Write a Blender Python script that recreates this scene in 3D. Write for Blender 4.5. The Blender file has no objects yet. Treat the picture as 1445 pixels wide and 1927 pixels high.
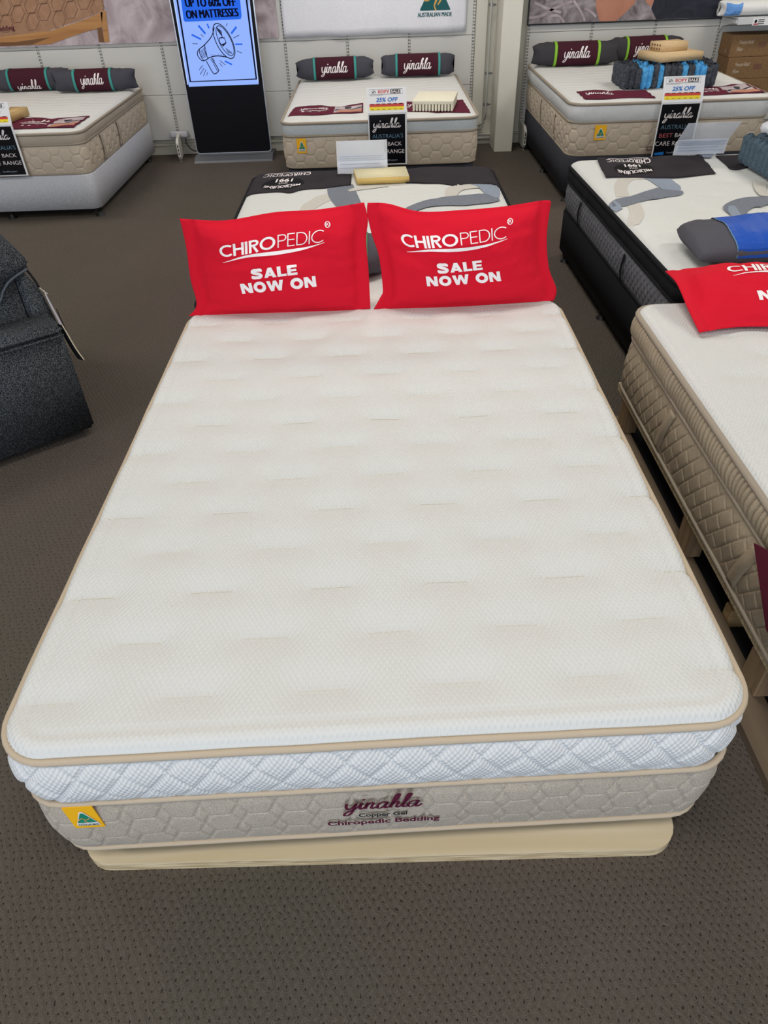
import bpy, bmesh, math, random
import numpy as np
from mathutils import Vector, Matrix
random.seed(7); RNG = np.random.default_rng(7)
SC = bpy.context.scene; COL = SC.collection
PI = math.pi

# ------------------------------------------------------------------ camera
F_PX, PITCH, ROLL, YAW = 1317.556, 0.699251517, -0.0371563646, 0.0096140923
CAMLOC = np.array([0.03596, -0.75145, 1.743366])
IW, IH = 1445.0, 1927.0
def cam_axes():
    cp, sp = math.cos(PITCH), math.sin(PITCH)
    d = np.array([0, cp, -sp]); u = np.array([0, sp, cp]); r = np.array([1.0, 0, 0])
    cr, sr = math.cos(ROLL), math.sin(ROLL)
    r2 = cr*r + sr*u; u2 = -sr*r + cr*u
    cy, sy = math.cos(YAW), math.sin(YAW)
    Z = np.array([[cy, -sy, 0], [sy, cy, 0], [0, 0, 1]])
    return Z@r2, Z@u2, Z@d
CR, CU, CD = cam_axes()
cam = bpy.data.cameras.new('camera'); co = bpy.data.objects.new('camera', cam); COL.objects.link(co)
co.matrix_world = Matrix(((CR[0], CU[0], -CD[0], CAMLOC[0]), (CR[1], CU[1], -CD[1], CAMLOC[1]),
                          (CR[2], CU[2], -CD[2], CAMLOC[2]), (0, 0, 0, 1)))
cam.sensor_fit = 'HORIZONTAL'; cam.sensor_width = 36.0; cam.lens = F_PX/IW*36.0
cam.clip_start = 0.02; SC.camera = co
def ray(x, y): return CD + (x-IW/2)/F_PX*CR - (y-IH/2)/F_PX*CU
def at_z(x, y, z):
    v = ray(x, y); return CAMLOC + (z-CAMLOC[2])/v[2]*v
def at_y(x, y, Y):
    v = ray(x, y); return CAMLOC + (Y-CAMLOC[1])/v[1]*v

# ------------------------------------------------------------------ world, light, exposure
SC.view_settings.view_transform = 'Standard'; SC.view_settings.look = 'None'
SC.view_settings.gamma = 1.0; SC.view_settings.use_curve_mapping = False
SC.view_settings.exposure = 0.0
w = bpy.data.worlds.new('world'); SC.world = w; w.use_nodes = True
bg = w.node_tree.nodes['Background']; bg.inputs[0].default_value = (0.62, 0.78, 1.0, 1); bg.inputs[1].default_value = 0.55
def area(name, loc, aim, sx, sy, power, color):
    l = bpy.data.lights.new(name, 'AREA'); l.shape = 'RECTANGLE'; l.size = sx; l.size_y = sy
    l.energy = power; l.color = color
    o = bpy.data.objects.new(name, l); COL.objects.link(o); o.location = loc
    o.rotation_euler = (Vector(aim)-Vector(loc)).to_track_quat('-Z', 'Y').to_euler(); return o
area('shop_window_daylight', (-1.8, -8.0, 1.75), (-0.3, 3.0, 0.7), 9.0, 3.0, 385, (0.80, 0.88, 1.0))
for _x in (-3.2, 0.2, 3.6):
    for _y in (-1.0, 2.2, 5.4):
        area('ceiling_lamp_light', (_x, _y, 3.12), (_x, _y, 0), 1.2, 0.5, 33, (1.0, 0.95, 0.88))

# ------------------------------------------------------------------ helpers: objects
FR = {}
def frame_of(o): return FR.get(o.name, (np.zeros(3), 0.0))
def to_local(parent, V):
    loc, rz = frame_of(parent); P = V-loc; c, s = math.cos(-rz), math.sin(-rz)
    return np.stack([c*P[:, 0]-s*P[:, 1], s*P[:, 0]+c*P[:, 1], P[:, 2]], 1)
def ob(name, V, F, mat, parent=None, smooth=True, uv=None, fm=None, label=None):
    """one mesh object from world-space vertices"""
    V = np.asarray(V, float).reshape(-1, 3)
    if parent is not None: L = to_local(parent, V); org = None
    else:
        org = np.array([(V[:, 0].min()+V[:, 0].max())/2, (V[:, 1].min()+V[:, 1].max())/2, V[:, 2].min()]); L = V-org
    me = bpy.data.meshes.new(name); me.from_pydata(L.tolist(), [], [tuple(int(i) for i in f) for f in F])
    mats = mat if isinstance(mat, (list, tuple)) else [mat]
    for m in mats: me.materials.append(m)
    if fm is not None: me.polygons.foreach_set('material_index', np.asarray(fm, dtype=np.int32))
    if uv is not None:
        ul = me.uv_layers.new(name='UVMap'); li = np.empty(len(me.loops), dtype=np.int32)
        me.loops.foreach_get('vertex_index', li); ul.data.foreach_set('uv', np.asarray(uv, float)[li].ravel())
    if smooth: me.polygons.foreach_set('use_smooth', np.ones(len(me.polygons), dtype=bool))
    me.update()
    o = bpy.data.objects.new(name, me); COL.objects.link(o)
    if parent is not None: o.parent = parent; FR[o.name] = frame_of(parent)
    else: o.location = org; FR[o.name] = (org, 0.0)
    if label: o['label'] = label
    return o
def tag(o, label, cat, group=None):
    o['label'] = label; o['category'] = cat
    if group: o['group'] = group
    return o
def thing(name, label, cat, loc=(0, 0, 0), rz=0.0, group=None):
    o = bpy.data.objects.new(name, None); COL.objects.link(o); o.empty_display_size = .1
    o.location = loc; o.rotation_euler = (0, 0, rz); FR[o.name] = (np.array(loc, float), rz)
    return tag(o, label, cat, group)
def struct(o): o['kind'] = 'structure'; return o
def grid_faces(nu, nv, cu=False, cv=False):
    F = []
    for i in range(nu if cu else nu-1):
        for j in range(nv if cv else nv-1):
            a = i*nv+j; b = ((i+1) % nu)*nv+j; c = ((i+1) % nu)*nv+(j+1) % nv; d = i*nv+(j+1) % nv
            F.append((a, b, c, d))
    return F
def add_part_mesh(o, V, F, mat):
    """sew extra geometry (stitches) into an existing part"""
    tmp = ob('tmp', V, F, mat, o.parent); bm = bmesh.new(); bm.from_mesh(o.data); n = len(bm.faces); bm.from_mesh(tmp.data); bm.faces.ensure_lookup_table()
    o.data.materials.append(mat)
    for f in bm.faces[n:]: f.material_index = len(o.data.materials)-1; f.smooth = True
    bm.to_mesh(o.data); bm.free(); me = tmp.data; bpy.data.objects.remove(tmp); bpy.data.meshes.remove(me)
def bm_out(bm):
    bm.verts.ensure_lookup_table(); bm.verts.index_update()
    V = np.array([v.co[:] for v in bm.verts]); F = [[v.index for v in f.verts] for f in bm.faces]; bm.free(); return V, F
def box_g(x0, x1, y0, y1, z0, z1, bev=0.0, seg=2):
    bm = bmesh.new(); bmesh.ops.create_cube(bm, size=1)
    for v in bm.verts: v.co = Vector(((x0+x1)/2+v.co.x*(x1-x0), (y0+y1)/2+v.co.y*(y1-y0), (z0+z1)/2+v.co.z*(z1-z0)))
    if bev: bmesh.ops.bevel(bm, geom=list(bm.edges), offset=bev, segments=seg, affect='EDGES', profile=.5)
    return bm_out(bm)
def join(*gs):
    V = []; F = []; n = 0
    for v, f in gs:
        v = np.asarray(v); V.append(v); F += [[i+n for i in q] for q in f]; n += len(v)
    return np.concatenate(V), F
def rotz(V, a, c=(0, 0)):
    V = np.array(V, float); x = V[:, 0]-c[0]; y = V[:, 1]-c[1]; V2 = V.copy()
    V2[:, 0] = c[0]+x*math.cos(a)-y*math.sin(a); V2[:, 1] = c[1]+x*math.sin(a)+y*math.cos(a); return V2
def tube_g(P, r, n=8, closed=False, cap=True):
    P = np.asarray(P, float); N = len(P); R = np.broadcast_to(np.asarray(r, float), (N,))
    T = (np.roll(P, -1, 0)-np.roll(P, 1, 0)) if closed else np.gradient(P, axis=0)
    T /= np.linalg.norm(T, axis=1)[:, None]+1e-12
    up = np.where(np.abs(T[:, 2:3]) > .95, np.array([[1., 0, 0]]), np.array([[0, 0, 1.]]))
    A = np.cross(T, up); A /= np.linalg.norm(A, axis=1)[:, None]; B = np.cross(T, A)
    th = np.linspace(0, 2*PI, n, endpoint=False)
    V = (P[:, None, :]+R[:, None, None]*(np.cos(th)[None, :, None]*A[:, None, :]+np.sin(th)[None, :, None]*B[:, None, :])).reshape(-1, 3)
    F = grid_faces(N, n, closed, True)
    if not closed and cap: F += [tuple(range(n)), tuple(range((N-1)*n, N*n))[::-1]]
    return V, F
def prism_g(pts, h0, h1, axis='z'):
    """extrude a polygon; pts 2D. axis z: (x,y)->z range; axis y: pts are (x,z); axis x: pts are (y,z)"""
    n = len(pts); V = []
    for h in (h0, h1):
        for a, b in pts: V.append((a, b, h) if axis == 'z' else ((a, h, b) if axis == 'y' else (h, a, b)))
    return np.array(V, float), [tuple(range(n))[::-1], tuple(range(n, 2*n))]+[(i, (i+1) % n, n+(i+1) % n, n+i) for i in range(n)]
def lathe_g(prof, c, n=16):
    V = []
    for r, z in prof:
        for k in range(n): V.append((c[0]+r*math.cos(2*PI*k/n), c[1]+r*math.sin(2*PI*k/n), c[2]+z))
    F = grid_faces(len(prof), n, False, True); F += [tuple(range(n))[::-1], tuple(range((len(prof)-1)*n, len(prof)*n))]
    return np.array(V), F
def smoothn(x, y, seed=0, oct=3):
    """cheap smooth noise from sines"""
    r = np.random.default_rng(seed); z = np.zeros(np.broadcast(x, y).shape)
    for k in range(oct*3):
        f = 1.6**(k/2.0); a = r.uniform(0, 2*PI); p = r.uniform(0, 2*PI)
        z = z+np.sin((x*math.cos(a)+y*math.sin(a))*f*2*PI+p)/f**.8
    return z/3.0
def crom(pts, n=8, closed=False):
    P = np.asarray(pts, float); m = len(P); out = []
    for i in range(m if closed else m-1):
        p0 = P[(i-1) % m] if closed else P[max(i-1, 0)]; p1 = P[i]; p2 = P[(i+1) % m]; p3 = P[(i+2) % m] if closed else P[min(i+2, m-1)]
        for t in np.linspace(0, 1, n, endpoint=False):
            out.append(.5*((2*p1)+(-p0+p2)*t+(2*p0-5*p1+4*p2-p3)*t*t+(-p0+3*p1-3*p2+p3)*t**3))
    if not closed: out.append(P[-1])
    return np.array(out)

# ------------------------------------------------------------------ helpers: materials
def srgb(r, g, b):
    f = lambda c: (c/255/12.92) if c/255 <= .04045 else ((c/255+.055)/1.055)**2.4
    return (f(r), f(g), f(b), 1)
def N(nt, t, **kw):
    n = nt.nodes.new(t)
    for k, v in kw.items(): setattr(n, k, v)
    return n
def M(nt, op, a, b=None, c=None):
    n = nt.nodes.new('ShaderNodeMath'); n.operation = op
    for i, v in enumerate((a, b, c)):
        if v is None: continue
        if isinstance(v, (int, float)): n.inputs[i].default_value = v
        else: nt.links.new(v, n.inputs[i])
    return n.outputs[0]
def base_mat(name, col, rough=.9, metal=0.0, spec=.3):
    m = bpy.data.materials.new(name); m.use_nodes = True; b = m.node_tree.nodes['Principled BSDF']
    b.inputs['Base Color'].default_value = col; b.inputs['Roughness'].default_value = rough
    b.inputs['Metallic'].default_value = metal; b.inputs['Specular IOR Level'].default_value = spec
    return m, m.node_tree, b
def add_bump(nt, b, h, strength, dist):
    bp = N(nt, 'ShaderNodeBump'); bp.inputs['Strength'].default_value = strength; bp.inputs['Distance'].default_value = dist
    nt.links.new(h, bp.inputs['Height']); nt.links.new(bp.outputs[0], b.inputs['Normal']); return bp
def bubble(nt, vec, px, py):
    s = N(nt, 'ShaderNodeSeparateXYZ'); nt.links.new(vec, s.inputs[0])
    a = M(nt, 'MULTIPLY', s.outputs[0], PI/px); c = M(nt, 'MULTIPLY', s.outputs[1], PI/py)
    f1 = M(nt, 'ABSOLUTE', M(nt, 'MULTIPLY', M(nt, 'COSINE', a), M(nt, 'COSINE', c)))
    f2 = M(nt, 'ABSOLUTE', M(nt, 'MULTIPLY', M(nt, 'SINE', a), M(nt, 'SINE', c)))
    return M(nt, 'MAXIMUM', f1, f2)
def mottle(nt, b, vec, col, col2, scale, lo=.35, hi=.65, detail=4):
    n = N(nt, 'ShaderNodeTexNoise'); n.inputs['Scale'].default_value = scale; n.inputs['Detail'].default_value = detail
    if vec is not None: nt.links.new(vec, n.inputs['Vector'])
    r = N(nt, 'ShaderNodeValToRGB'); r.color_ramp.elements[0].position = lo; r.color_ramp.elements[1].position = hi
    r.color_ramp.elements[0].color = col; r.color_ramp.elements[1].color = col2
    nt.links.new(n.outputs['Fac'], r.inputs[0]); nt.links.new(r.outputs[0], b.inputs['Base Color']); return n
def knit(name, col, px=.0125, py=.02, strength=.6, dist=.0032, rough=.9):
    m, nt, b = base_mat(name, col, rough, spec=.2); uv = N(nt, 'ShaderNodeUVMap')
    nz = N(nt, 'ShaderNodeTexNoise'); nz.inputs['Scale'].default_value = 9; nt.links.new(uv.outputs[0], nz.inputs['Vector'])
    mx = N(nt, 'ShaderNodeVectorMath', operation='MULTIPLY_ADD'); nt.links.new(nz.outputs['Color'], mx.inputs[0])
    mx.inputs[1].default_value = (.008, .008, 0); nt.links.new(uv.outputs[0], mx.inputs[2])
    add_bump(nt, b, bubble(nt, mx.outputs[0], px, py), strength, dist); return m
def fabric(name, col, col2=None, scale=600, strength=.25, dist=.001, rough=.92, sheen=0.0, lo=.35, hi=.65):
    m, nt, b = base_mat(name, col, rough, spec=.2); tc = N(nt, 'ShaderNodeTexCoord')
    n = mottle(nt, b, tc.outputs['Object'], col, col2 or col, scale, lo, hi)
    add_bump(nt, b, n.outputs['Fac'], strength, dist); return m
def plain(name, col, rough=.6, metal=0.0, spec=.4): return base_mat(name, col, rough, metal, spec)[0]
def emit(name, col, s=1.0):
    m = bpy.data.materials.new(name); m.use_nodes = True; nt = m.node_tree; nt.nodes.clear()
    o = N(nt, 'ShaderNodeOutputMaterial'); e = N(nt, 'ShaderNodeEmission'); e.inputs[0].default_value = col; e.inputs[1].default_value = s
    nt.links.new(e.outputs[0], o.inputs[0]); return m
def wood(name, c1, c2, axis=1, scale=18):
    m, nt, b = base_mat(name, c1, .6, spec=.3); tc = N(nt, 'ShaderNodeTexCoord'); mp = N(nt, 'ShaderNodeMapping')
    sc = [scale, scale, scale]; sc[axis] = scale*.07; mp.inputs['Scale'].default_value = sc
    nt.links.new(tc.outputs['Object'], mp.inputs[0])
    n = mottle(nt, b, mp.outputs[0], c1, c2, 1.0, .35, .65, 6); n.inputs['Distortion'].default_value = .6
    add_bump(nt, b, n.outputs['Fac'], .15, .002); return m

mk = {}
mk['knit_white'] = knit('white_knit_fabric', (.655, .665, .65, 1))
mk['knit_border'] = knit('white_knit_border', (.69, .70, .70, 1), .012, .016, .7, .004)
mk['knit_back'] = knit('white_knit_back_bed', (.66, .66, .64, 1), .02, .012, .35, .003)
mk['piping'] = fabric('tan_piping', srgb(188, 172, 150), None, 900, .15)
mk['piping_grey'] = fabric('taupe_piping', srgb(158, 147, 132), None, 900, .15)
mk['linen'] = fabric('taupe_linen', srgb(158, 147, 132), srgb(196, 187, 174), 520, .35, .0012, lo=.38, hi=.66)
mk['linen_dark'] = fabric('brown_taupe_linen', srgb(150, 135, 114), srgb(176, 162, 140), 420, .35, .0012)
mk['linen_light'] = fabric('pale_taupe_linen', srgb(186, 172, 153), srgb(204, 192, 175), 420, .3, .001)
mk['grey_band'] = fabric('grey_band_fabric', srgb(176, 182, 184), srgb(196, 202, 204), 200, .2)
mk['taupe_band'] = fabric('taupe_band_fabric', srgb(168, 156, 140), srgb(184, 173, 158), 300, .2)
mk['thread'] = plain('tan_thread', srgb(206, 200, 184), .9)
mk['red'] = fabric('red_cotton', srgb(203, 16, 40), srgb(212, 22, 46), 700, .3, .0008)
mk['white_print'] = plain('white_print', srgb(240, 232, 232), .7)
mk['maroon_print'] = fabric('maroon_embroidery', srgb(84, 22, 48), None, 800, .2)
mk['black_print'] = plain('black_print', srgb(24, 20, 26), .8)
mk['yellow'] = plain('yellow_tag', srgb(246, 184, 22), .55)
mk['green'] = plain('green_print', srgb(16, 132, 104), .6)
mk['dgreen'] = plain('dark_green_print', srgb(0, 84, 88), .6)
mk['gold'] = plain('gold_print', srgb(206, 160, 84), .6)
mk['maroon'] = fabric('maroon_fabric', srgb(88, 26, 46), srgb(98, 32, 52), 300, .2)
mk['maroon_sleeve'] = fabric('dark_maroon_sleeve', srgb(62, 26, 38), srgb(72, 32, 44), 300, .2)
mk['charcoal'] = fabric('charcoal_cotton', srgb(66, 66, 74), srgb(76, 76, 84), 300, .2)
mk['charcoal2'] = fabric('dark_grey_cotton', srgb(60, 58, 62), srgb(68, 66, 70), 300, .2)
mk['teal'] = plain('teal_ribbon', srgb(60, 148, 142), .6)
mk['lime'] = plain('lime_ribbon', srgb(134, 190, 50), .6)
mk['black_cloth'] = fabric('black_runner_fabric', srgb(44, 40, 44), srgb(52, 47, 52), 400, .2)
mk['black_circle'] = fabric('black_oval_print', srgb(18, 17, 19), None, 400, .1)
mk['black_band'] = fabric('black_mesh_band', srgb(16, 17, 20), srgb(26, 27, 31), 500, .3)
mk['black_base'] = fabric('black_base_fabric', srgb(16, 17, 21), srgb(24, 25, 30), 400, .3)
mk['navy_base'] = fabric('charcoal_base_fabric', srgb(44, 46, 54), srgb(66, 68, 76), 260, .3)
mk['grey_base'] = fabric('light_grey_base_fabric', srgb(168, 170, 178), srgb(212, 214, 219), 240, .3, .001, lo=.3, hi=.7)
mk['grey_quilt'] = fabric('slate_quilted_fabric', srgb(76, 77, 82), srgb(128, 129, 134), 600, .3, lo=.4, hi=.6)
mk['slate'] = fabric('slate_swirl_fabric', srgb(96, 101, 112), srgb(140, 146, 156), 500, .3, lo=.4, hi=.6)
mk['slate_light'] = fabric('light_slate_swirl_fabric', srgb(132, 142, 158), srgb(152, 162, 176), 400, .3)
mk['beige_swirl'] = fabric('beige_swirl_fabric', srgb(196, 193, 184), srgb(206, 203, 195), 300, .2)
mk['foot_black'] = plain('black_plastic', srgb(20, 20, 22), .5)
mk['ply'] = wood('pale_plywood', srgb(216, 199, 164), srgb(230, 216, 186), 0, 14)
mk['ply_edge'] = wood('plywood_edge', srgb(168, 146, 108), srgb(222, 204, 168), 0, 120)
mk['timber'] = wood('brown_timber', srgb(120, 98, 74), srgb(150, 126, 96), 2, 40)
mk['timber_light'] = wood('pine_timber', srgb(150, 122, 84), srgb(180, 150, 104), 0, 40)
mk['plank'] = wood('dull_plank', srgb(104, 90, 74), srgb(120, 105, 86), 1, 20)
mk['white_paint'] = plain('white_panel_paint', srgb(206, 204, 199), .5)
mk['wall_paint'] = plain('cream_wall_paint', srgb(208, 204, 190), .6)
mk['column_paint'] = plain('cream_column_paint', srgb(216, 213, 200), .45)
mk['metal_white'] = plain('white_powder_coat', srgb(206, 204, 196), .4)
mk['slot'] = plain('dark_slot', srgb(52, 50, 48), .8)
mk['skirt'] = plain('cream_skirting', srgb(196, 192, 178), .5)
mk['silver'] = plain('brushed_aluminium', srgb(112, 114, 118), .42, .5)
mk['silver_rim'] = plain('silver_rim', srgb(196, 198, 204), .3, .6)
mk['gloss_black'] = plain('gloss_black', (.005, .005, .008, 1), .45, 0, .12)
mk['foam_cream'] = fabric('cream_foam', srgb(222, 212, 172), srgb(232, 224, 190), 160, .3, .002)
mk['foam_yellow'] = fabric('yellow_foam_edge', srgb(222, 190, 116), srgb(230, 200, 128), 200, .3, .002)
mk['latex'] = fabric('cream_latex', srgb(222, 216, 194), srgb(232, 227, 208), 140, .3, .002)
mk['foam_tan'] = fabric('tan_foam', srgb(206, 176, 132), srgb(220, 192, 150), 180, .3, .002)
mk['foam_box'] = fabric('kraft_foam', srgb(190, 158, 108), srgb(202, 172, 122), 120, .3, .002)
mk['spring_dark'] = fabric('dark_pocket_fabric', srgb(56, 59, 66), srgb(84, 88, 96), 60, .6, .006)
mk['spring_blue'] = fabric('blue_pocket_fabric', srgb(64, 150, 214), srgb(104, 184, 236), 60, .6, .006)
mk['spring_slate'] = fabric('slate_pocket_fabric', srgb(74, 90, 102), srgb(88, 106, 118), 60, .5, .005)
mk['blue_fabric'] = fabric('royal_blue_satin', srgb(24, 74, 168), srgb(28, 82, 180), 300, .15, .001, rough=.5)
mk['dgrey_fabric'] = fabric('dark_grey_pillow_fabric', srgb(78, 77, 84), srgb(86, 85, 92), 300, .2)
mk['kraft'] = fabric('kraft_cardboard', srgb(126, 98, 68), srgb(138, 108, 76), 60, .1)
mk['kraft_print'] = plain('white_kraft_print', srgb(214, 200, 180), .8)
mk['shelf_white'] = plain('white_shelf', srgb(206, 208, 210), .4)
mk['pillow_white'] = knit('white_pillow_knit', (.78, .78, .77, 1), .01, .01, .3, .002)
mk['pillow_blue'] = fabric('blue_pillow_panel', srgb(98, 148, 214), srgb(112, 160, 222), 100, .4, .003)
mk['sign_white'] = plain('white_card', srgb(238, 238, 240), .25, 0, .5)
mk['sign_black'] = plain('black_card', srgb(16, 17, 22), .18, 0, .5)
mk['sign_red'] = plain('red_ink', srgb(208, 44, 36), .5)
mk['sign_redbar'] = plain('red_bar_ink', srgb(206, 66, 52), .5)
mk['sign_yel'] = plain('yellow_ink', srgb(244, 222, 40), .5)
mk['sign_blue'] = plain('blue_ink', srgb(18, 112, 196), .5)
mk['sign_teal'] = plain('steel_blue_ink', srgb(96, 134, 158), .5)
mk['sign_pink'] = plain('dusty_red_ink', srgb(190, 92, 96), .5)
mk['sign_faint'] = plain('faint_blue_ink', srgb(178, 190, 210), .5)
mk['sign_grey'] = plain('grey_ink', srgb(140, 150, 160), .5)
mk['chair'] = None

def make_carpet():
    m, nt, b = base_mat('brown_grey_loop_carpet', srgb(92, 85, 78), .97, spec=.1)
    tc = N(nt, 'ShaderNodeTexCoord')
    nz = N(nt, 'ShaderNodeTexNoise'); nz.inputs['Scale'].default_value = 22; nt.links.new(tc.outputs['Object'], nz.inputs['Vector'])
    mx = N(nt, 'ShaderNodeVectorMath', operation='MULTIPLY_ADD'); nt.links.new(nz.outputs['Color'], mx.inputs[0])
    mx.inputs[1].default_value = (.03, .03, 0); nt.links.new(tc.outputs['Object'], mx.inputs[2])
    f = bubble(nt, mx.outputs[0], .021, .034)
    pit = N(nt, 'ShaderNodeMapRange', interpolation_type='SMOOTHSTEP'); nt.links.new(f, pit.inputs[0])
    pit.inputs[1].default_value = .95; pit.inputs[2].default_value = 1.0; pit.inputs[3].default_value = 1.0; pit.inputs[4].default_value = 0.0
    fn = N(nt, 'ShaderNodeTexNoise'); fn.inputs['Scale'].default_value = 420; fn.inputs['Detail'].default_value = 3
    nt.links.new(tc.outputs['Object'], fn.inputs['Vector'])
    big = N(nt, 'ShaderNodeTexNoise'); big.inputs['Scale'].default_value = 1.1; big.inputs['Detail'].default_value = 3
    nt.links.new(tc.outputs['Object'], big.inputs['Vector'])
    h = M(nt, 'ADD', M(nt, 'ADD', M(nt, 'MULTIPLY', pit.outputs[0], .8), M(nt, 'MULTIPLY', f, -1.2)), M(nt, 'MULTIPLY', fn.outputs['Fac'], .9))
    add_bump(nt, b, h, .8, .005)
    r = N(nt, 'ShaderNodeValToRGB'); r.color_ramp.elements[0].position = .3; r.color_ramp.elements[1].position = .7
    r.color_ramp.elements[0].color = srgb(84, 77, 71); r.color_ramp.elements[1].color = srgb(112, 104, 97)
    nt.links.new(fn.outputs['Fac'], r.inputs[0])
    r2 = N(nt, 'ShaderNodeValToRGB'); r2.color_ramp.elements[0].position = .35; r2.color_ramp.elements[1].position = .65
    r2.color_ramp.elements[0].color = (.90, .94, .88, 1); r2.color_ramp.elements[1].color = (1.04, .98, .98, 1)
    nt.links.new(big.outputs['Fac'], r2.inputs[0])
    mm = N(nt, 'ShaderNodeMix', data_type='RGBA', blend_type='MULTIPLY'); mm.inputs[0].default_value = 1
    nt.links.new(r.outputs[0], mm.inputs[6]); nt.links.new(r2.outputs[0], mm.inputs[7])
    m3 = N(nt, 'ShaderNodeMix', data_type='RGBA'); nt.links.new(pit.outputs[0], m3.inputs[0])
    m3.inputs[6].default_value = srgb(58, 52, 47); nt.links.new(mm.outputs[2], m3.inputs[7])
    nt.links.new(m3.outputs[2], b.inputs['Base Color']); return m
mk['carpet'] = make_carpet()
def make_chair_mat():
    m, nt, b = base_mat('black_grey_tweed', srgb(50, 53, 58), .95, spec=.15); tc = N(nt, 'ShaderNodeTexCoord')
    n = mottle(nt, b, tc.outputs['Object'], srgb(24, 26, 30), srgb(116, 122, 128), 300, .42, .74, 2)
    wv = N(nt, 'ShaderNodeTexWave'); wv.inputs['Scale'].default_value = 60; wv.inputs['Distortion'].default_value = 3
    nt.links.new(tc.outputs['Object'], wv.inputs['Vector'])
    add_bump(nt, b, M(nt, 'ADD', n.outputs['Fac'], M(nt, 'MULTIPLY', wv.outputs['Fac'], .4)), .6, .003); return m
mk['chair'] = make_chair_mat()
def make_acrylic():
    m, nt, b = base_mat('clear_acrylic', (.92, .95, 1, 1), .06, 0, .6)
    tr = N(nt, 'ShaderNodeBsdfTransparent'); mx = N(nt, 'ShaderNodeMixShader'); mx.inputs[0].default_value = .45
    nt.links.new(tr.outputs[0], mx.inputs[1]); nt.links.new(b.outputs[0], mx.inputs[2])
    nt.links.new(mx.outputs[0], nt.nodes['Material Output'].inputs[0]); return m
mk['acrylic'] = make_acrylic()
mk['paper'] = plain('white_paper_back', srgb(188, 199, 218), .35)
mk['screen'] = emit('lit_screen_blue', (.30, .46, 1.0, 1), 1.0)
mk['screen_ink'] = emit('lit_screen_dark', (.004, .005, .02, 1), 1.0)
mk['screen_blue'] = emit('lit_screen_mid_blue', (.025, .14, .80, 1), 1.0)
mk['screen_white'] = emit('lit_screen_white', (.50, .64, 1.0, 1), 1.0)
def crumple(name, c1, c2, scale):
    m, nt, b = base_mat(name, c1, .6, spec=.3); tc = N(nt, 'ShaderNodeTexCoord')
    n = mottle(nt, b, tc.outputs['Object'], c1, c2, scale, .3, .7, 5); n.inputs['Distortion'].default_value = 2.5; return m
mk['sheet_photo'] = crumple('mauve_sheet_print', srgb(150, 134, 138), srgb(206, 192, 196), 3.0)
mk['sheet_photo2'] = crumple('grey_sheet_print', srgb(92, 80, 82), srgb(178, 168, 172), 4.0)
mk['mattress_photo'] = crumple('tan_mattress_print', srgb(150, 112, 86), srgb(168, 130, 102), 6)
mk['groove_photo'] = plain('brown_line_print', srgb(116, 82, 62), .6)
mk['wood_photo'] = wood('honey_wood_print', srgb(160, 112, 66), srgb(190, 140, 88), 0, 14)
mk['wood_photo_d'] = plain('dark_wood_print', srgb(112, 76, 46), .6)
mk['skin_photo'] = crumple('skin_print', srgb(176, 118, 96), srgb(192, 134, 110), 3)
mk['navy_photo'] = crumple('navy_print', srgb(30, 31, 42), srgb(46, 47, 60), 6)
mk['banner'] = fabric('white_banner_cloth', srgb(222, 222, 228), srgb(230, 230, 236), 100, .1)
mk['dark_frame'] = plain('black_frame', srgb(26, 26, 28), .5)
mk['conduit'] = plain('grey_conduit', srgb(168, 168, 160), .5)
mk['cable'] = plain('black_cable', srgb(16, 16, 18), .5)

# ------------------------------------------------------------------ helpers: printed shapes
def text_mesh(body, bold):
    sp_ = 1.12 if bold == .025 else 1.0
    c = bpy.data.curves.new('t', 'FONT'); c.body = body; c.size = 1; c.offset = bold; c.space_character = sp_; c.resolution_u = 4
    o = bpy.data.objects.new('t', c); COL.objects.link(o); bpy.context.view_layer.update()
    me = bpy.data.meshes.new_from_object(o.evaluated_get(bpy.context.evaluated_depsgraph_get()))
    V = np.array([v.co[:2] for v in me.vertices]); F = [list(p.vertices) for p in me.polygons]
    bpy.data.objects.remove(o); bpy.data.curves.remove(c); bpy.data.meshes.remove(me); return V, F
SCRIPT = [  # 'yinahla' as pen strokes, x-height 1
 [(0, 1), (.02, .45), (.22, .08), (.5, .3), (.7, 1)], [(.7, 1), (.62, .1), (.5, -.6), (.25, -.95), (.03, -.75), (.2, -.38), (.6, -.02), (.9, .35)],
 [(.9, .35), (1.08, 1), (1.04, .3), (1.16, .02), (1.42, .38)], [(1.42, .38), (1.52, 1), (1.45, 0)], [(1.47, .4), (1.68, .94), (1.9, .88), (1.86, .25), (1.98, .02), (2.22, .3)],
 [(2.86, .86), (2.6, 1), (2.3, .6), (2.32, .12), (2.55, .02), (2.8, .45), (2.92, 1)], [(2.92, 1), (2.84, .25), (2.97, .02), (3.2, .35)],
 [(3.2, .35), (3.52, 1.3), (3.6, 1.95), (3.46, 2.12), (3.34, 1.6), (3.27, 0)], [(3.29, .42), (3.5, .94), (3.7, .86), (3.67, .25), (3.78, .02), (4.0, .3)],
 [(4.0, .3), (4.32, 1.25), (4.42, 1.95), (4.28, 2.12), (4.16, 1.55), (4.13, .28), (4.26, .02), (4.5, .35)],
 [(5.08, .86), (4.82, 1), (4.52, .6), (4.54, .12), (4.77, .02), (5.02, .45), (5.14, 1)], [(5.14, 1), (5.06, .25), (5.2, .02), (5.48, .4)]]
def _arc(cx, cy, rx, ry, a0, a1, n=22): return [(cx+rx*math.cos(a), cy+ry*math.sin(a)) for a in np.radians(np.linspace(a0, a1, n))]
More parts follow.
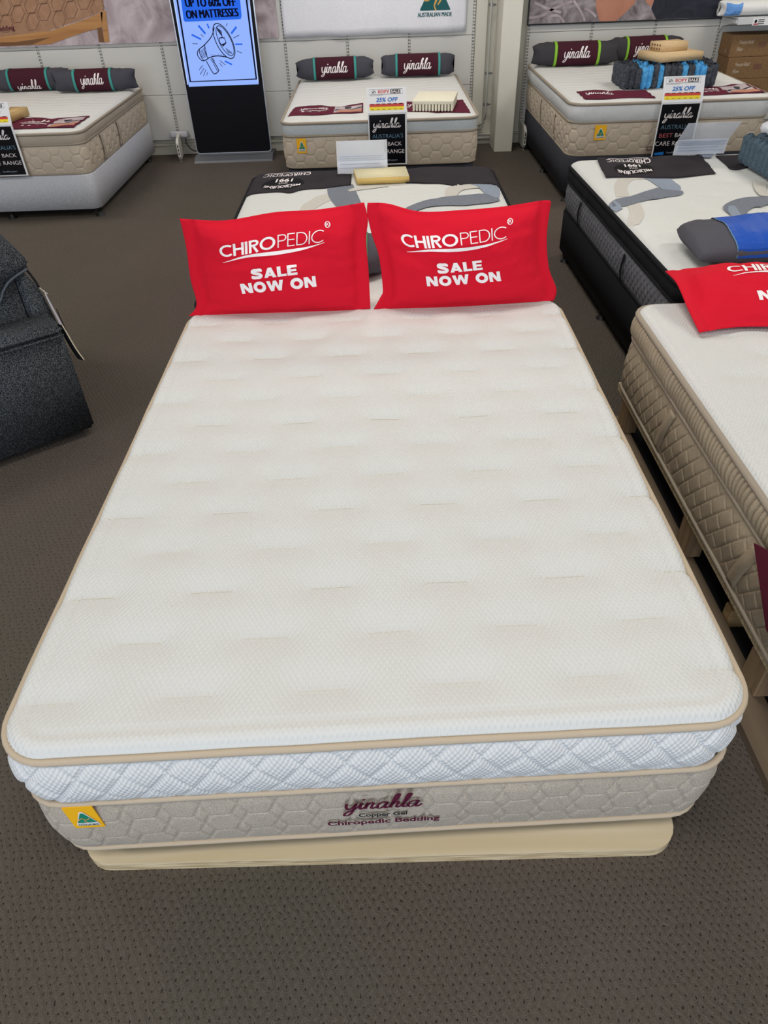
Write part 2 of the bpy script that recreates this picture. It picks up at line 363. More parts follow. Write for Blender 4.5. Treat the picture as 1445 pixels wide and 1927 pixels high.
def thin_glyph(ch, w):
    """geometric monoline capitals, cap height 1 -> (advance, strokes, polygons)"""
    h = w/2; lo, hi, r_ = h, 1-h, .5-h
    bowl = [(h, hi), (.33, hi)]+_arc(.33, .74, .23-h*.2, hi-.74, 90, -90, 12)+[(.33, 2*.74-hi), (h, 2*.74-hi)]
    G = {'C': (.86, [_arc(.5, .5, r_, r_, 48, 312)]), 'H': (.74, [[(h, 0), (h, 1)], [(.70-h, 0), (.70-h, 1)], [(h, .52), (.70-h, .52)]]), 'I': (w+.06, [[(h, 0), (h, 1)]]),
         'R': (.66, [[(h, 0), (h, 1)], bowl, [(.30, .48), (.60-h*.6, 0)]]), 'O': (1.04, [_arc(.5, .5, r_, r_, 0, 360, 36)]), 'P': (.62, [[(h, 0), (h, 1)], bowl]),
         'E': (.58, [[(h, 0), (h, 1)], [(h, hi), (.50, hi)], [(h, .52), (.48, .52)], [(h, lo), (.50, lo)]]), 'D': (.80, [[(h, 0), (h, 1)], [(h, hi), (.30, hi)]+_arc(.30, .5, .44-h, hi-.5, 90, -90, 18)+[(.30, lo), (h, lo)]])}
    a, st = G[ch]; return a, st, []
def heavy_glyph(ch, w):
    h = w/2; b = w*.8
    R_ = lambda x0, y0, x1, y1: [(x0, y0), (x1, y0), (x1, y1), (x0, y1)]
    if ch == 'S': return 1.02, [crom([(.90-h, .70), (.76, .86), (.48, 1-h*.8), (.20, .88), (.17, .68), (.42, .55), (.66, .46), (.79, .28), (.66, .12), (.44, h*.8), (.16, .14), (.02+h, .32)], 5)], []
    if ch == 'A': return 1.08, [], [[(0, 0), (w*1.05, 0), (.66, 1), (.36, 1)], [(1.02, 0), (1.02-w*1.05, 0), (.36, 1), (.66, 1)], R_(.24, .17, .78, .38)]
    if ch == 'L': return .78, [], [R_(0, 0, w, 1), R_(0, 0, .74, b)]
    if ch == 'E': return .86, [], [R_(0, 0, w, 1), R_(0, 0, .80, b), R_(0, .5-b*.45, .74, .5+b*.45), R_(0, 1-b, .79, 1)]
    if ch == 'N': return 1.04, [], [R_(0, 0, w*.95, 1), R_(.96-w*.95, 0, .96, 1), [(0, 1), (w*1.1, 1), (.96, 0), (.96-w*1.1, 0)]]
    if ch == 'O': return 1.12, [_arc(.53, .5, .53-h, .5-h*.8, 0, 360, 34)], []
    if ch == 'W': return 1.46, [], [[(0, 1), (w, 1), (.52, 0), (.26, 0)], [(.26, 0), (.52, 0), (.84, 1), (.58, 1)], [(.58, 1), (.84, 1), (1.16, 0), (.90, 0)], [(.90, 0), (1.16, 0), (1.42, 1), (1.42-w, 1)]]
    return .45, [], []
class D2:
    def __init__(s): s.V = []; s.F = []; s.n = 0
    def add(s, V, F):
        V = np.asarray(V, float); s.V.append(V); s.F += [[i+s.n for i in f] for f in F]; s.n += len(V); return s
    def poly(s, pts): return s.add(pts, [list(range(len(pts)))])
    def rect(s, x0, y0, x1, y1): return s.poly([(x0, y0), (x1, y0), (x1, y1), (x0, y1)])
    def ellipse(s, cx, cy, rx, ry, n=32): return s.poly([(cx+rx*math.cos(2*PI*k/n), cy+ry*math.sin(2*PI*k/n)) for k in range(n)])
    def ribbon(s, pts, w, closed=False):
        P = np.asarray(pts, float); W = np.broadcast_to(np.asarray(w, float), (len(P),))
        T = (np.roll(P, -1, 0)-np.roll(P, 1, 0)) if closed else np.gradient(P, axis=0)
        T = T/(np.linalg.norm(T, axis=1)[:, None]+1e-9); Nn = np.stack([-T[:, 1], T[:, 0]], 1)
        V = np.concatenate([P+Nn*W[:, None]/2, P-Nn*W[:, None]/2]); n = len(P)
        return s.add(V, [[i, n+i, n+(i+1) % n, (i+1) % n] for i in range(n if closed else n-1)])
    def ring(s, cx, cy, rx, ry, w, n=24): return s.ribbon([(cx+rx*math.cos(2*PI*k/n), cy+ry*math.sin(2*PI*k/n)) for k in range(n)], w, True)
    def text(s, body, x0, x1, y0, h, bold=0.0, slant=0.0, tilt=0.0, fat=0.0):
        for k in ((-fat, fat) if fat else ()): s.text(body, x0+k, x1+k, y0, h, bold, slant, tilt)
        V, F = text_mesh(body, bold); mn, mx = V.min(0), V.max(0); cap = text_mesh('H', bold)[0]; c0, c1 = cap[:, 1].min(), cap[:, 1].max()
        X = (V[:, 0]-mn[0])/(mx[0]-mn[0]); Y = (V[:, 1]-c0)/(c1-c0)
        return s.add(np.stack([x0+X*(x1-x0)+slant*h*Y, y0+Y*h+tilt*X*(x1-x0)], 1), F)
    def glyphs(s, body, x0, x1, y0, h, w, heavy=False, tilt=0.0):
        x = 0.0; items = []
        for ch in body:
            a, st, po = (heavy_glyph if heavy else thin_glyph)(ch, w)
            items += [('r', x, q) for q in st]+[('p', x, q) for q in po]; x += a+.03
        k = (x1-x0)/(x-.06)
        for kind, ox, q in items:
            q = np.asarray(q, float); e = D2()
            if kind == 'r': e.ribbon(q, w)
            else: e.poly(q)
            V = np.concatenate(e.V); X = (V[:, 0]+ox)*k; s.add(np.stack([x0+X, y0+V[:, 1]*h+tilt*X], 1), e.F)
        return s
    def script(s, x0, x1, y0, h, weight=.2, slant=.18, tilt=0.0):
        """h = x-height"""
        k = (x1-x0)/(5.5+slant*1.0)
        def mp(P): P = np.asarray(P, float); return np.stack([x0+(P[:, 0]+slant*P[:, 1])*k, y0+P[:, 1]*h+tilt*P[:, 0]*k], 1)
        for st in SCRIPT:
            C = crom(st, 7); n = len(C); T = np.gradient(C, axis=0); vert = np.abs(T[:, 1])/(np.linalg.norm(T, axis=1)+1e-9)
            W = weight*(.55+.45*vert); Tn = np.stack([-T[:, 1], T[:, 0]], 1)/(np.linalg.norm(T, axis=1)[:, None]+1e-9)
            A = mp(C+Tn*W[:, None]/2); B = mp(C-Tn*W[:, None]/2)
            s.add(np.concatenate([A, B]), [[i, n+i, n+i+1, i+1] for i in range(n-1)])
        return s.add(mp([(1.15+.13*math.cos(a), 1.5+.13*math.sin(a)) for a in np.linspace(0, 2*PI, 10, endpoint=False)]), [list(range(10))])
    def build(s, name, fn, mat, parent, cut=None, label=None):
        bm = bmesh.new(); V = np.concatenate(s.V); vs = [bm.verts.new((x, y, 0)) for x, y in V]
        for f in s.F:
            if len(set(f)) < 3: continue
            try: bm.faces.new([vs[i] for i in f])
            except ValueError: pass
        bmesh.ops.triangulate(bm, faces=[f for f in bm.faces if len(f.verts) > 4])
        if cut:
            mn, mx = V.min(0), V.max(0)
            for ax in (0, 1):
                for t in np.arange(mn[ax]+cut, mx[ax], cut):
                    no = (1, 0, 0) if ax == 0 else (0, 1, 0)
                    bmesh.ops.bisect_plane(bm, geom=bm.verts[:]+bm.edges[:]+bm.faces[:], plane_co=(t, t, 0), plane_no=no)
        V2, F2 = bm_out(bm); W = np.asarray(fn(V2[:, :2]))
        # face the printed side outward
        t = [f for f in F2 if len(f) >= 3]
        return ob(name, W, t, mat, parent, smooth=False, uv=V2[:, :2], label=label)
def planefn(o, u, v, off):
    o, u, v = (np.asarray(a, float) for a in (o, u, v)); n = np.cross(u, v); n /= np.linalg.norm(n)
    return lambda P: o+P[:, :1]*u+P[:, 1:2]*v+n*off

# ------------------------------------------------------------------ the room
V, F = box_g(-6.5, 6.5, -5.2, 7.2, -.1, 0)
struct(ob('floor', V, F, mk['carpet'], None, False))
V, F = box_g(-6.5, 6.5, -5.2, 7.2, 3.2, 3.3); struct(ob('ceiling', V, F, plain('white_ceiling', (.8, .79, .76, 1), .8), None, False))
V, F = box_g(-6.6, -6.5, -5.2, 7.2, -.1, 3.3); struct(ob('wall_left', V, F, mk['wall_paint'], None, False))
V, F = box_g(6.5, 6.6, -5.2, 7.2, -.1, 3.3); struct(ob('wall_right', V, F, mk['wall_paint'], None, False))
V, F = box_g(-6.5, 6.5, 7.1, 7.2, -.1, 3.3); wall = struct(ob('wall_back', V, F, mk['wall_paint'], None, False))
UPX = [-4.25, -3.675, -3.1, -2.523, -1.947, -1.371, -.796, -.217, .358, .952, 1.462, 2.048, 2.633, 3.228, 3.81, 4.39]
gs = []
for a, b in zip(UPX[:-1], UPX[1:]):
    if a == .952: continue
    for z0, z1 in ((.14, .527), (.530, .925), (.928, 1.5), (1.503, 2.2), (2.203, 2.9)):
        gs.append(box_g(a+.012, b-.012, 7.045, 7.075, z0, z1, .003, 1))
V, F = join(*gs); panel = struct(ob('trim_1', V, F, mk['white_paint'], None, False))
for x in UPX:
    fr = [box_g(x-.013, x+.013, 7.04, 7.09, .13, 2.9)]; n0 = sum(len(f) for _, f in fr)
    sl = []
    for k in range(68):
        z = .17+k*.025
        for dx in (-.006, .006): sl.append((np.array([(x+dx-.0032, 7.0392, z), (x+dx+.0032, 7.0392, z), (x+dx+.0032, 7.0392, z+.015), (x+dx-.0032, 7.0392, z+.015)]), [(0, 1, 2, 3)]))
    V, F = join(*fr, *sl); ob('slotted_upright', V, F, [mk['metal_white'], mk['slot']], panel, False, fm=[0]*n0+[1]*(len(F)-n0))
V, F = join(box_g(-6.5, 6.5, 7.07, 7.1, 0, .085, .004), box_g(-6.5, 6.5, 7.055, 7.1, .085, .10, .004))
bb = struct(ob('baseboard_back', V, F, mk['skirt'], None, False))
V, F = box_g(1.165, 1.338, 6.72, 7.1, 0, 3.2, .006); cl = ob('column', V, F, mk['column_paint'], None, False); struct(cl)
V, F = box_g(.97, 1.075, 7.05, 7.098, .14, 3.2, .004)
ob('cream_cover_strip', V, F, mk['wall_paint'], wall, False)
# conduit on the wall left of the column
pts = [(1.10, 7.02, 3.1), (1.10, 7.02, .30), (1.098, 7.02, .24), (1.085, 7.02, .205), (1.06, 7.02, .19), (.90, 7.02, .19)]
t = thing('conduit_pipe', 'grey conduit pipe running down the wall beside the cream column and bending left', 'pipe', (1.10, 7.02, 0))
V, F = tube_g(pts, .012, 10); ob('pipe', V, F, mk['conduit'], t)
for z in (.62, 1.15, .36):
    V, F = join(box_g(1.08, 1.12, 7.012, 7.036, z-.012, z+.012, .003), tube_g([(1.125, 7.02, z), (1.14, 7.01, z)], .008)); ob('clip', V, F, mk['silver'], t, False)
V, F = tube_g([(1.01, 7.018, .19), (1.055, 7.018, .19)], .017, 10); ob('coupling', V, F, mk['conduit'], t)
V, F = tube_g([(.80, 7.045, .06), (1.16, 7.045, .06)], .014, 10)
tag(ob('skirting_conduit', V, F, mk['conduit'], None), 'thin cream conduit along the bottom of the wall left of the column', 'pipe')
# steel base brackets
def base_bracket(x, label, rz):
    t = thing('shelf_base_bracket', label, 'bracket', (x, 7.03, 0), rz, 'steel shelf feet along the wall')
    a = np.array([(-.005, .0), (-.005, .28)])
    V, F = prism_g([(7.03, .13), (6.80, .06), (6.75, .0), (6.75, .13), (6.80, .175), (7.03, .215)][::-1], x-.012, x+.012, 'x')
    V, F = prism_g([(7.04, .02), (6.77, .02), (6.74, .05), (6.74, .17), (6.80, .20), (7.04, .21)][::-1], x-.012, x+.012, 'x')
    ob('bracket_plate', rotz(V, rz, (x, 7.03)), F, mk['metal_white'], t, False)
    V, F = join(*[box_g(x-.005, x+.005, 6.738, 6.741, z, z+.024) for z in (.065, .098, .13)]); ob('slot_hole', rotz(V, rz, (x, 7.03)), F, mk['slot'], t, False)
    V, F = lathe_g([(.006, .05), (.006, .012), (.013, .008), (.013, 0)][::-1], (x, 6.78, 0), 10); ob('levelling_foot', rotz(V, rz, (x, 7.03)), F, mk['silver'], t)
base_bracket(-1.935, 'white steel shelf foot standing on the carpet left of the screen kiosk', 0.12)
base_bracket(1.462, 'white steel shelf foot standing on the carpet right of the cream column', 0.0)
V, F = box_g(-2.02, -1.84, 6.985, 7.03, .165, .225, .018, 3)
t = tag(ob('power_adapter', V, F, plain('pale_lilac_plastic', srgb(196, 194, 202), .4), None), 'pale grey plastic box on the wall panel left of the screen kiosk', 'adapter')
V, F = box_g(-1.96, -1.90, 6.982, 6.986, .185, .205, .001, 1); ob('sticker', V, F, mk['white_paint'], t, False)
cab = crom([(-1.872, 6.985, .165), (-1.865, 6.96, .13), (-1.83, 6.93, .085), (-1.79, 6.925, .06), (-1.753, 6.925, .055)], 8)
V, F = tube_g(cab, .006); tag(ob('power_cable', V, F, mk['cable'], None), 'black power cable running from the wall box to the screen kiosk', 'cable')

# ------------------------------------------------------------------ posters
def poster_panel(name, x0, x1, z0, z1, y, mat, label, cat, frame=None, border=.0):
    t = thing(name, label, cat, ((x0+x1)/2, y, z0)); V, F = box_g(x0, x1, y, y+.012, z0, z1); ob('print_panel', V, F, mat, t, False)
    if frame:
        b = border; V, F = join(box_g(x0-b, x1+b, y-.004, y+.016, z0-b, z0), box_g(x0-b, x0, y-.004, y+.016, z0, z1), box_g(x1, x1+b, y-.004, y+.016, z0, z1))
        ob('frame', V, F, frame, t, False)
    return t
def px_poly(d, pts, y): d.poly([(lambda p: (p[0], p[2]))(at_y(px, py, y)) for px, py in pts])
def px_line(d, pts, w, y): d.ribbon(np.array([(lambda p: (p[0], p[2]))(at_y(px, py, y)) for px, py in pts]), w)
wallfn = lambda y: (lambda P: np.stack([P[:, 0], np.full(len(P), y), P[:, 1]], 1))
# left: mattress corner on a timber frame
t = poster_panel('mattress_poster', -4.3, -.845, .958, 2.4, 7.022, mk['sheet_photo'], 'wall poster of a tan mattress on a timber frame, left of the screen', 'poster')
k = .2353
d = D2(); px_poly(d, [(-150, -80), (193, -80), (195, 20), (150, 38), (90, 58), (0, 78), (-150, 90)], 7.0205); d.build('printed_mattress', wallfn(7.0200), mk['mattress_photo'], t)
d = D2()
for i in range(-3, 9):
    for j in range(-5, 4):
        cx, cy = 8+i*25+j*3, 14+j*31+(15 if i % 2 else 0)-i*2.0
        if cx > 183 or cy > 66-cx*.25: continue
        hx = [(cx-5, cy-17), (cx+7, cy-17), (cx+13, cy-1), (cx+6, cy+15), (cx-6, cy+16), (cx-12, cy)]
        px_line(d, hx+[hx[0]], .006, 7.0195)
d.build('printed_quilting', wallfn(7.0192), mk['groove_photo'], t)
d = D2(); px_poly(d, [(0, 70), (95, 58), (150, 40), (193, 22), (192, 52), (160, 60), (95, 83), (30, 86), (0, 87)], 7.0185); px_poly(d, [(189, 21), (199, 20), (206, 79), (196, 79)], 7.0185)
d.build('printed_timber', wallfn(7.0183), mk['wood_photo'], t)
d = D2(); px_poly(d, [(183, 53), (191, 51), (196, 79), (186, 79)], 7.0175); d.build('printed_shadow_timber', wallfn(7.0175), mk['wood_photo_d'], t); d = D2(); px_poly(d, [(0, 80), (30, 79), (95, 70), (60, 84), (0, 87)], 7.0175); d.build('printed_shadow_timber', wallfn(7.0175), mk['wood_photo_d'], t)
d = D2(); a = at_y(-74, 76, 7.0165); b = at_y(28, 56, 7.0165); d.text('Bedding', b[0]-.175, b[0], b[2]-.010, .036, .01, 0, .06); d.build('printed_lettering', wallfn(7.0165), mk['maroon_print'], t)
# centre: white cloth banner
nx, nz = 60, 24; X = np.linspace(-.795, .878, nx); Zz = np.linspace(.957, 2.3, nz); XX, ZZ = np.meshgrid(X, Zz, indexing='ij')
YY = 7.018-.006*np.sin(XX*19+1.3*np.sin(ZZ*3))-.004*smoothn(XX*3, ZZ, 3)
def banner_y(x, z): return 7.018-.006*np.sin(x*19+1.3*np.sin(z*3))-.004*smoothn(x*3, z, 3)
t = thing('cloth_banner', 'white cloth banner with green triangle emblem hanging above the middle back bed', 'banner', (.04, 7.015, .957))
o = ob('banner_cloth', np.stack([XX, YY, ZZ+.003*np.sin(XX*9)], 2).reshape(-1, 3), grid_faces(nx, nz), mk['banner'], t); md = o.modifiers.new('s', 'SOLIDIFY'); md.thickness = .002; md.offset = 1
bfn = lambda off: (lambda P: np.stack([P[:, 0], banner_y(P[:, 0], P[:, 1])-off, P[:, 1]], 1))
q = lambda px, py: (lambda p: (p[0], p[2]))(at_y(760+px*.0969, py*.0969, 7.008))
d = D2(); d.poly([q(312, 190), q(320, 212), q(890, 192), q(902, 175), q(640, -420), q(615, -425), q(590, -420)]); d.build('emblem_triangle', bfn(.004), mk['dgreen'], t, .05)
d = D2(); d.ribbon([q(385, 5), q(420, 18), q(470, 2), q(560, -60), q(650, -90)], [.002, .012, .016, .02, .02]); d.ribbon([q(690, -120), q(650, -60), q(625, 20), q(590, 110), q(598, 140), q(622, 200)], [.03, .024, .018, .012, .012, .013]); d.ribbon([q(740, -60), q(700, 30), q(655, 100)], [.02, .014, .008]); d.build('emblem_kangaroo', bfn(.0055), mk['gold'], t, .05)
d = D2(); a = q(268, 305); b = q(930, 290); d.text('AUSTRALIAN MADE', a[0], b[0], (a[1]+b[1])/2-.010, .032, .0, 0, .0, .0015); d.build('emblem_lettering', bfn(.004), mk['dgreen'], t, .05)
# right: person lying on sheets
t = poster_panel('lifestyle_poster', 1.45, 3.24, .995, 2.4, 7.02, mk['sheet_photo2'], 'black framed wall poster of a bare arm resting on grey sheets', 'poster', mk['dark_frame'], .012)
r = lambda px, py: (990+px*.263, py*.263)
d = D2(); px_poly(d, [r(495, -100), r(500, 60), r(512, 110), r(525, 148), r(560, 157), r(640, 150), r(690, 110), r(780, 20), r(800, -100)], 7.0180); px_poly(d, [r(830, -100), r(860, 20), r(895, 50), r(925, -20), r(930, -100)], 7.0180); d.build('printed_arm', wallfn(7.0185), mk['skin_photo'], t)
d = D2(); px_poly(d, [r(935, -100), r(910, 20), r(895, 60), r(930, 138), r(1100, 131), r(1600, 116), r(1600, -100)], 7.0170); d.build('printed_clothing', wallfn(7.0178), mk['navy_photo'], t)
d = D2()
for pts in ([(10, 130), (120, 110), (200, 60), (330, 10)], [(150, 130), (200, 110), (240, 120), (270, 160)], [(340, 5), (390, 80), (420, 150)], [(420, 60), (470, 90), (500, 120)], [(60, 20), (150, 60), (250, 90)]): px_line(d, [r(*p) for p in crom(pts, 6)], .02, 7.0170)
d.build('printed_folds', wallfn(7.0176), mk['sheet_photo'], t)

# ------------------------------------------------------------------ screen kiosk
t = thing('screen_kiosk', 'tall black freestanding screen kiosk with a blue sale advert on a silver foot', 'kiosk', (-1.385, 6.87, 0))
V, F = prism_g([(6.683, 0), (7.055, 0), (7.055, .02), (6.98, .045), (6.76, .045), (6.70, .016)], -1.755, -.992, 'x'); ob('foot_plate', V, F, mk['silver'], t, False)
def rrect_pts(x0, x1, z0, z1, r, n=6):
    P = []
    for cx, cz, a0 in ((x1-r, z0+r, -PI/2), (x1-r, z1-r, 0), (x0+r, z1-r, PI/2), (x0+r, z0+r, PI)):
        for k in range(n+1): a = a0+k*PI/2/n; P.append((cx+r*math.cos(a), cz+r*math.sin(a)))
    return P
V, F = prism_g(rrect_pts(-1.75, -1.012, .046, 1.96, .03), 6.85, 6.90, 'y'); ob('silver_case', V, F, mk['silver_rim'], t, False)
V, F = prism_g(rrect_pts(-1.741, -1.021, .055, 1.951, .026), 6.844, 6.852, 'y'); ob('front_glass', V, F, mk['gloss_black'], t, False)
V, F = box_g(-1.711, -1.058, 6.841, 6.8445, .623, 1.86); scr_o = ob('screen', V, F, mk['screen'], t, False)
def S(xz, yz):   # advert artwork, measured on the screen face
    xl = 95+yz*(180/985.0); xr = 950+yz*(122/958.0); u = (xz-xl)/(xr-xl)
    return (-1.711+.653*u, .623+((985-27*u)-yz)*.16606*.00403)
sfn = lambda k: wallfn(6.8408-.0004*k)
d = D2(); 
def line(d, pts, w, closed=False): d.ribbon([S(*p) for p in pts], w*.16606*.00403, closed)
line(d, [(36, -640), (290, 925), (1045, 895), (848, -640)], 24); line(d, [(30, -640), (854, -665)], 24); d.build('advert_border', sfn(1), mk['screen_ink'], scr_o)
d = D2(); line(d, [(-8, -640), (262, 960)], 14); d.build('advert_edge_light', sfn(1), mk['screen_white'], scr_o); d = D2(); line(d, [(888, -640), (1065, 930)], 14); d.build('advert_edge_light', sfn(1), mk['screen_white'], scr_o)
d = D2(); d.poly([S(175, -60), S(848, -90), S(875, 180), S(862, 212), S(232, 240), S(212, 225)]); d.build('advert_banner', sfn(1), mk['screen_blue'], scr_o); d = D2()
for a, b, c2, e, w_ in ((380, 280, 460, 372, 26), (480, 262, 502, 312, 20), (302, 380, 410, 434, 22), (815, 295, 755, 370, 24), (800, 490, 884, 490, 18), (682, 682, 765, 724, 20)):
    d = D2(); line(d, [(a, b), (c2, e)], w_); d.build('advert_ray', sfn(1), mk['screen_blue'], scr_o)
d = D2()
def scr_text(body, x0, y0, x1, y1, h, bold):
    a, b = S(x0, y0), S(x1, y1); hh = h*.16606*.00403; d.text(body, a[0], b[0], a[1], hh, bold, 0, (b[1]-a[1])/(b[0]-a[0]), .0045)
scr_text('UP TO 60% OFF', 240, 80, 806, 68, 88, .0); scr_text('ON MATTRESSES', 250, 205, 838, 180, 88, .0)
el = [(680+ (125*math.cos(a)*.42*1.0) + math.sin(a)*0, 0) for a in (0,)]
def ell(cx, cy, rx, ry, rot, n=28): return [(cx+rx*math.cos(a)*math.cos(rot)-ry*math.sin(a)*math.sin(rot), cy+rx*math.cos(a)*math.sin(rot)+ry*math.sin(a)*math.cos(rot)) for a in np.linspace(0, 2*PI, n, endpoint=False)]
line(d, ell(672, 455, 218, 88, 1.10), 11, True); line(d, ell(684, 452, 186, 66, 1.10), 9, True)
line(d, crom([(562, 300), (530, 400), (450, 495), (390, 545), (368, 590), (385, 640), (430, 678), (480, 660), (510, 640), (600, 622), (720, 640)], 6), 11)
line(d, crom([(452, 498), (455, 560), (490, 655)], 6), 9); line(d, crom([(390, 548), (400, 610), (440, 675)], 6), 9)
for i in range(6): line(d, [(398+i*12, 560-i*8), (425+i*11, 655-i*5)], 6)
line(d, crom([(470, 680), (545, 815), (575, 830), (610, 800), (605, 770), (530, 645)], 5), 11); line(d, [(550, 705), (600, 800)], 8); line(d, [(520, 660), (548, 700), (565, 680), (545, 650)], 8)
line(d, ell(655, 455, 45, 34, 1.1, 16), 8, True); line(d, [(610, 420), (680, 415)], 8); line(d, [(640, 500), (690, 480)], 14); line(d, [(655, 515), (698, 470)], 12)
for i in range(7): line(d, [(590+i*8, 300+i*6), (600+i*9, 340+i*12)], 7)
for i in range(8): line(d, [(690+i*9, 530+i*6), (720+i*7, 590+i*2)], 4)
for i in range(9): line(d, [(520+i*18, 605-(i % 3)*2), (530+i*18, 632)], 3)
for a, b, c2, e in ((405, 374, 438, 406), (312, 480, 372, 484), (710, 256, 696, 288), (845, 388, 780, 420), (820, 565, 878, 592), (625, 676, 692, 730), (622, 706, 656, 746), (430, 732, 390, 784), (446, 762, 400, 842), (468, 780, 438, 858), (486, 812, 476, 850)): line(d, [(a, b), (c2, e)], 7)
d.build('advert_ink', sfn(2), mk['screen_ink'], scr_o)

# ------------------------------------------------------------------ mattresses
def hexq(s, z, pw, ph, groove=.007, stag=True):
    """quilting relief of staggered hexagons with little diamonds between; 0 in the grooves, 1 on the pillows"""
    row = np.floor(z/ph); zz = (z/ph-row-.5)*ph; ss = s+np.where((row % 2 == 0) | (not stag), 0, pw/2); ss = (ss/pw-np.floor(ss/pw)-.5)*pw
    a = pw*.5; b = pw*.30; ax = np.abs(ss); az = np.abs(zz)
    sl = (a-b)/(ph/2); edge = a-az*sl; dd = np.abs(ax-edge)/math.sqrt(1+sl*sl); inside = ax < edge
    dz = np.where(ax < b, (ph/2-az)*(1.0 if stag else 1.9)+(0 if stag else .0012), 9.0); dd = np.minimum(dd, dz)
    return 1-np.exp(-(dd/groove)**1.2)
def honeyq(s, z, h, groove=.0045):
    """plain honeycomb of flat topped hexagons"""
    c = h*.866; best = np.full(np.broadcast(s, z).shape, -9.0)
    for k in (0, 1):
        x = s-k*c; x = x-np.round(x/(2*c))*2*c; y = z-k*h/2; y = y-np.round(y/h)*h
        best = np.maximum(best, h/2-np.maximum(np.abs(y), np.abs(y)/2+.866*np.abs(x)))
    return 1-np.exp(-(np.maximum(best, 0)/groove)**1.2)
def brickq(s, z, pw, ph, groove=.007, ang=.9):
    u = s*math.cos(ang)+z*math.sin(ang); v = -s*math.sin(ang)+z*math.cos(ang)
    row = np.floor(v/ph); vv = (v/ph-row)*ph; uu = u+row*pw*.42; uu = (uu/pw-np.floor(uu/pw))*pw
    dd = np.minimum(np.minimum(vv, ph-vv)*1.0, np.minimum(uu, pw-uu)); return 1-np.exp(-(dd/groove)**1.3)
def diaq(s, z, p, groove=.006, asp=1.0):
    u = (s+z*asp)/p; v = (s-z*asp)/p; du = np.abs(u-np.round(u))*p*.7; dv = np.abs(v-np.round(v))*p*.7
    return 1-np.exp(-(np.minimum(du, dv)/groove)**1.3)
class Bed:
    def __init__(s, cx, cy, hx, hy, rz, r): s.cx, s.cy, s.hx, s.hy, s.rz, s.r = cx, cy, hx, hy, rz, r; s.zt = 0; s.crown = 0; s.tufts = None; s.skew = 0.0; s.edge = .075
    def W(s, x, y, z):
        c, q = math.cos(s.rz), math.sin(s.rz); x, y, z = np.broadcast_arrays(x, y, z); y = y+s.skew*x*np.clip(.5-y/(2*s.hy), 0, 1); return np.stack([s.cx+c*x-q*y, s.cy+q*x+c*y, z], -1).reshape(-1, 3)
    def L(s, X, Y):
        c, q = math.cos(s.rz), math.sin(s.rz); X = np.asarray(X)-s.cx; Y = np.asarray(Y)-s.cy; return c*X+q*Y, -q*X+c*Y
    def path(s, inset=0.0, step=.01, rad=None):
        hx, hy, r = s.hx-inset, s.hy-inset, rad or max(s.r-inset, .02); P = []
        def seg(a, b):
            n = max(2, int(math.hypot(b[0]-a[0], b[1]-a[1])/step)); return [(a[0]+(b[0]-a[0])*k/n, a[1]+(b[1]-a[1])*k/n, a[2], a[3]) for k in range(n)]
        def arc(cx, cy, a0):
            n = max(6, int(r*PI/2/step)); return [(cx+r*math.cos(a0+PI/2*k/n), cy+r*math.sin(a0+PI/2*k/n), math.cos(a0+PI/2*k/n), math.sin(a0+PI/2*k/n)) for k in range(n)]
        P += seg((-hx+r, -hy, 0, -1), (hx-r, -hy, 0, -1)); P += arc(hx-r, -hy+r, -PI/2); P += seg((hx, -hy+r, 1, 0), (hx, hy-r, 1, 0)); P += arc(hx-r, hy-r, 0)
        P += seg((hx-r, hy, 0, 1), (-hx+r, hy, 0, 1)); P += arc(-hx+r, hy-r, PI/2); P += seg((-hx, hy-r, -1, 0), (-hx, -hy+r, -1, 0)); P += arc(-hx+r, -hy+r, PI)
        P = np.array(P); P = np.roll(P, -int(len(P)*.62), 0); ds = np.linalg.norm(np.roll(P[:, :2], -1, 0)-P[:, :2], axis=1); return P, np.concatenate([[0], np.cumsum(ds)[:-1]])
    def sdf(s, x, y):
        r = s.r; qx = np.abs(x)-(s.hx-r); qy = np.abs(y)-(s.hy-r)
        return -(np.hypot(np.maximum(qx, 0), np.maximum(qy, 0))+np.minimum(np.maximum(qx, qy), 0)-r)
    def topL(s, x, y):
        d = np.maximum(s.sdf(x, y), 0); e = np.clip(d/s.edge, 0, 1); z = s.zt-.008+(s.crown+.008)*np.sqrt(np.clip(1-(1-e)**2, 0, 1))
        z = z+.004*np.clip((d-.05)/.2, 0, 1)*smoothn(x*1.3, y*1.3, 5)
        if s.tufts is not None:
            for (tx, ty, tw) in s.tufts:
                sel = (np.abs(x-tx) < tw/2+.16) & (np.abs(y-ty) < .16)
                if not np.any(sel): continue
                ax = np.maximum(np.abs(x-tx)-tw/2, 0); dd2 = ax**2+(y-ty)**2
                z = z-np.where(sel, .009*np.exp(-dd2/(.042**2))+.0045*np.exp(-dd2/(.009**2)), 0)
        if getattr(s, 'lip', 0): z = z-.004*np.exp(-((d-.045)/.007)**2)
        if getattr(s, 'waves', 0): z = z+s.waves*np.clip(d/.1, 0, 1)*np.sin(y*2*PI/.12+1.2*np.sin(x*9)+.8*np.sin(x*23))
        return z
    def top(s, X, Y):
        x, y = s.L(X, Y); d = s.sdf(x, y); return s.topL(x, y)+np.minimum(d, 0)*6.0
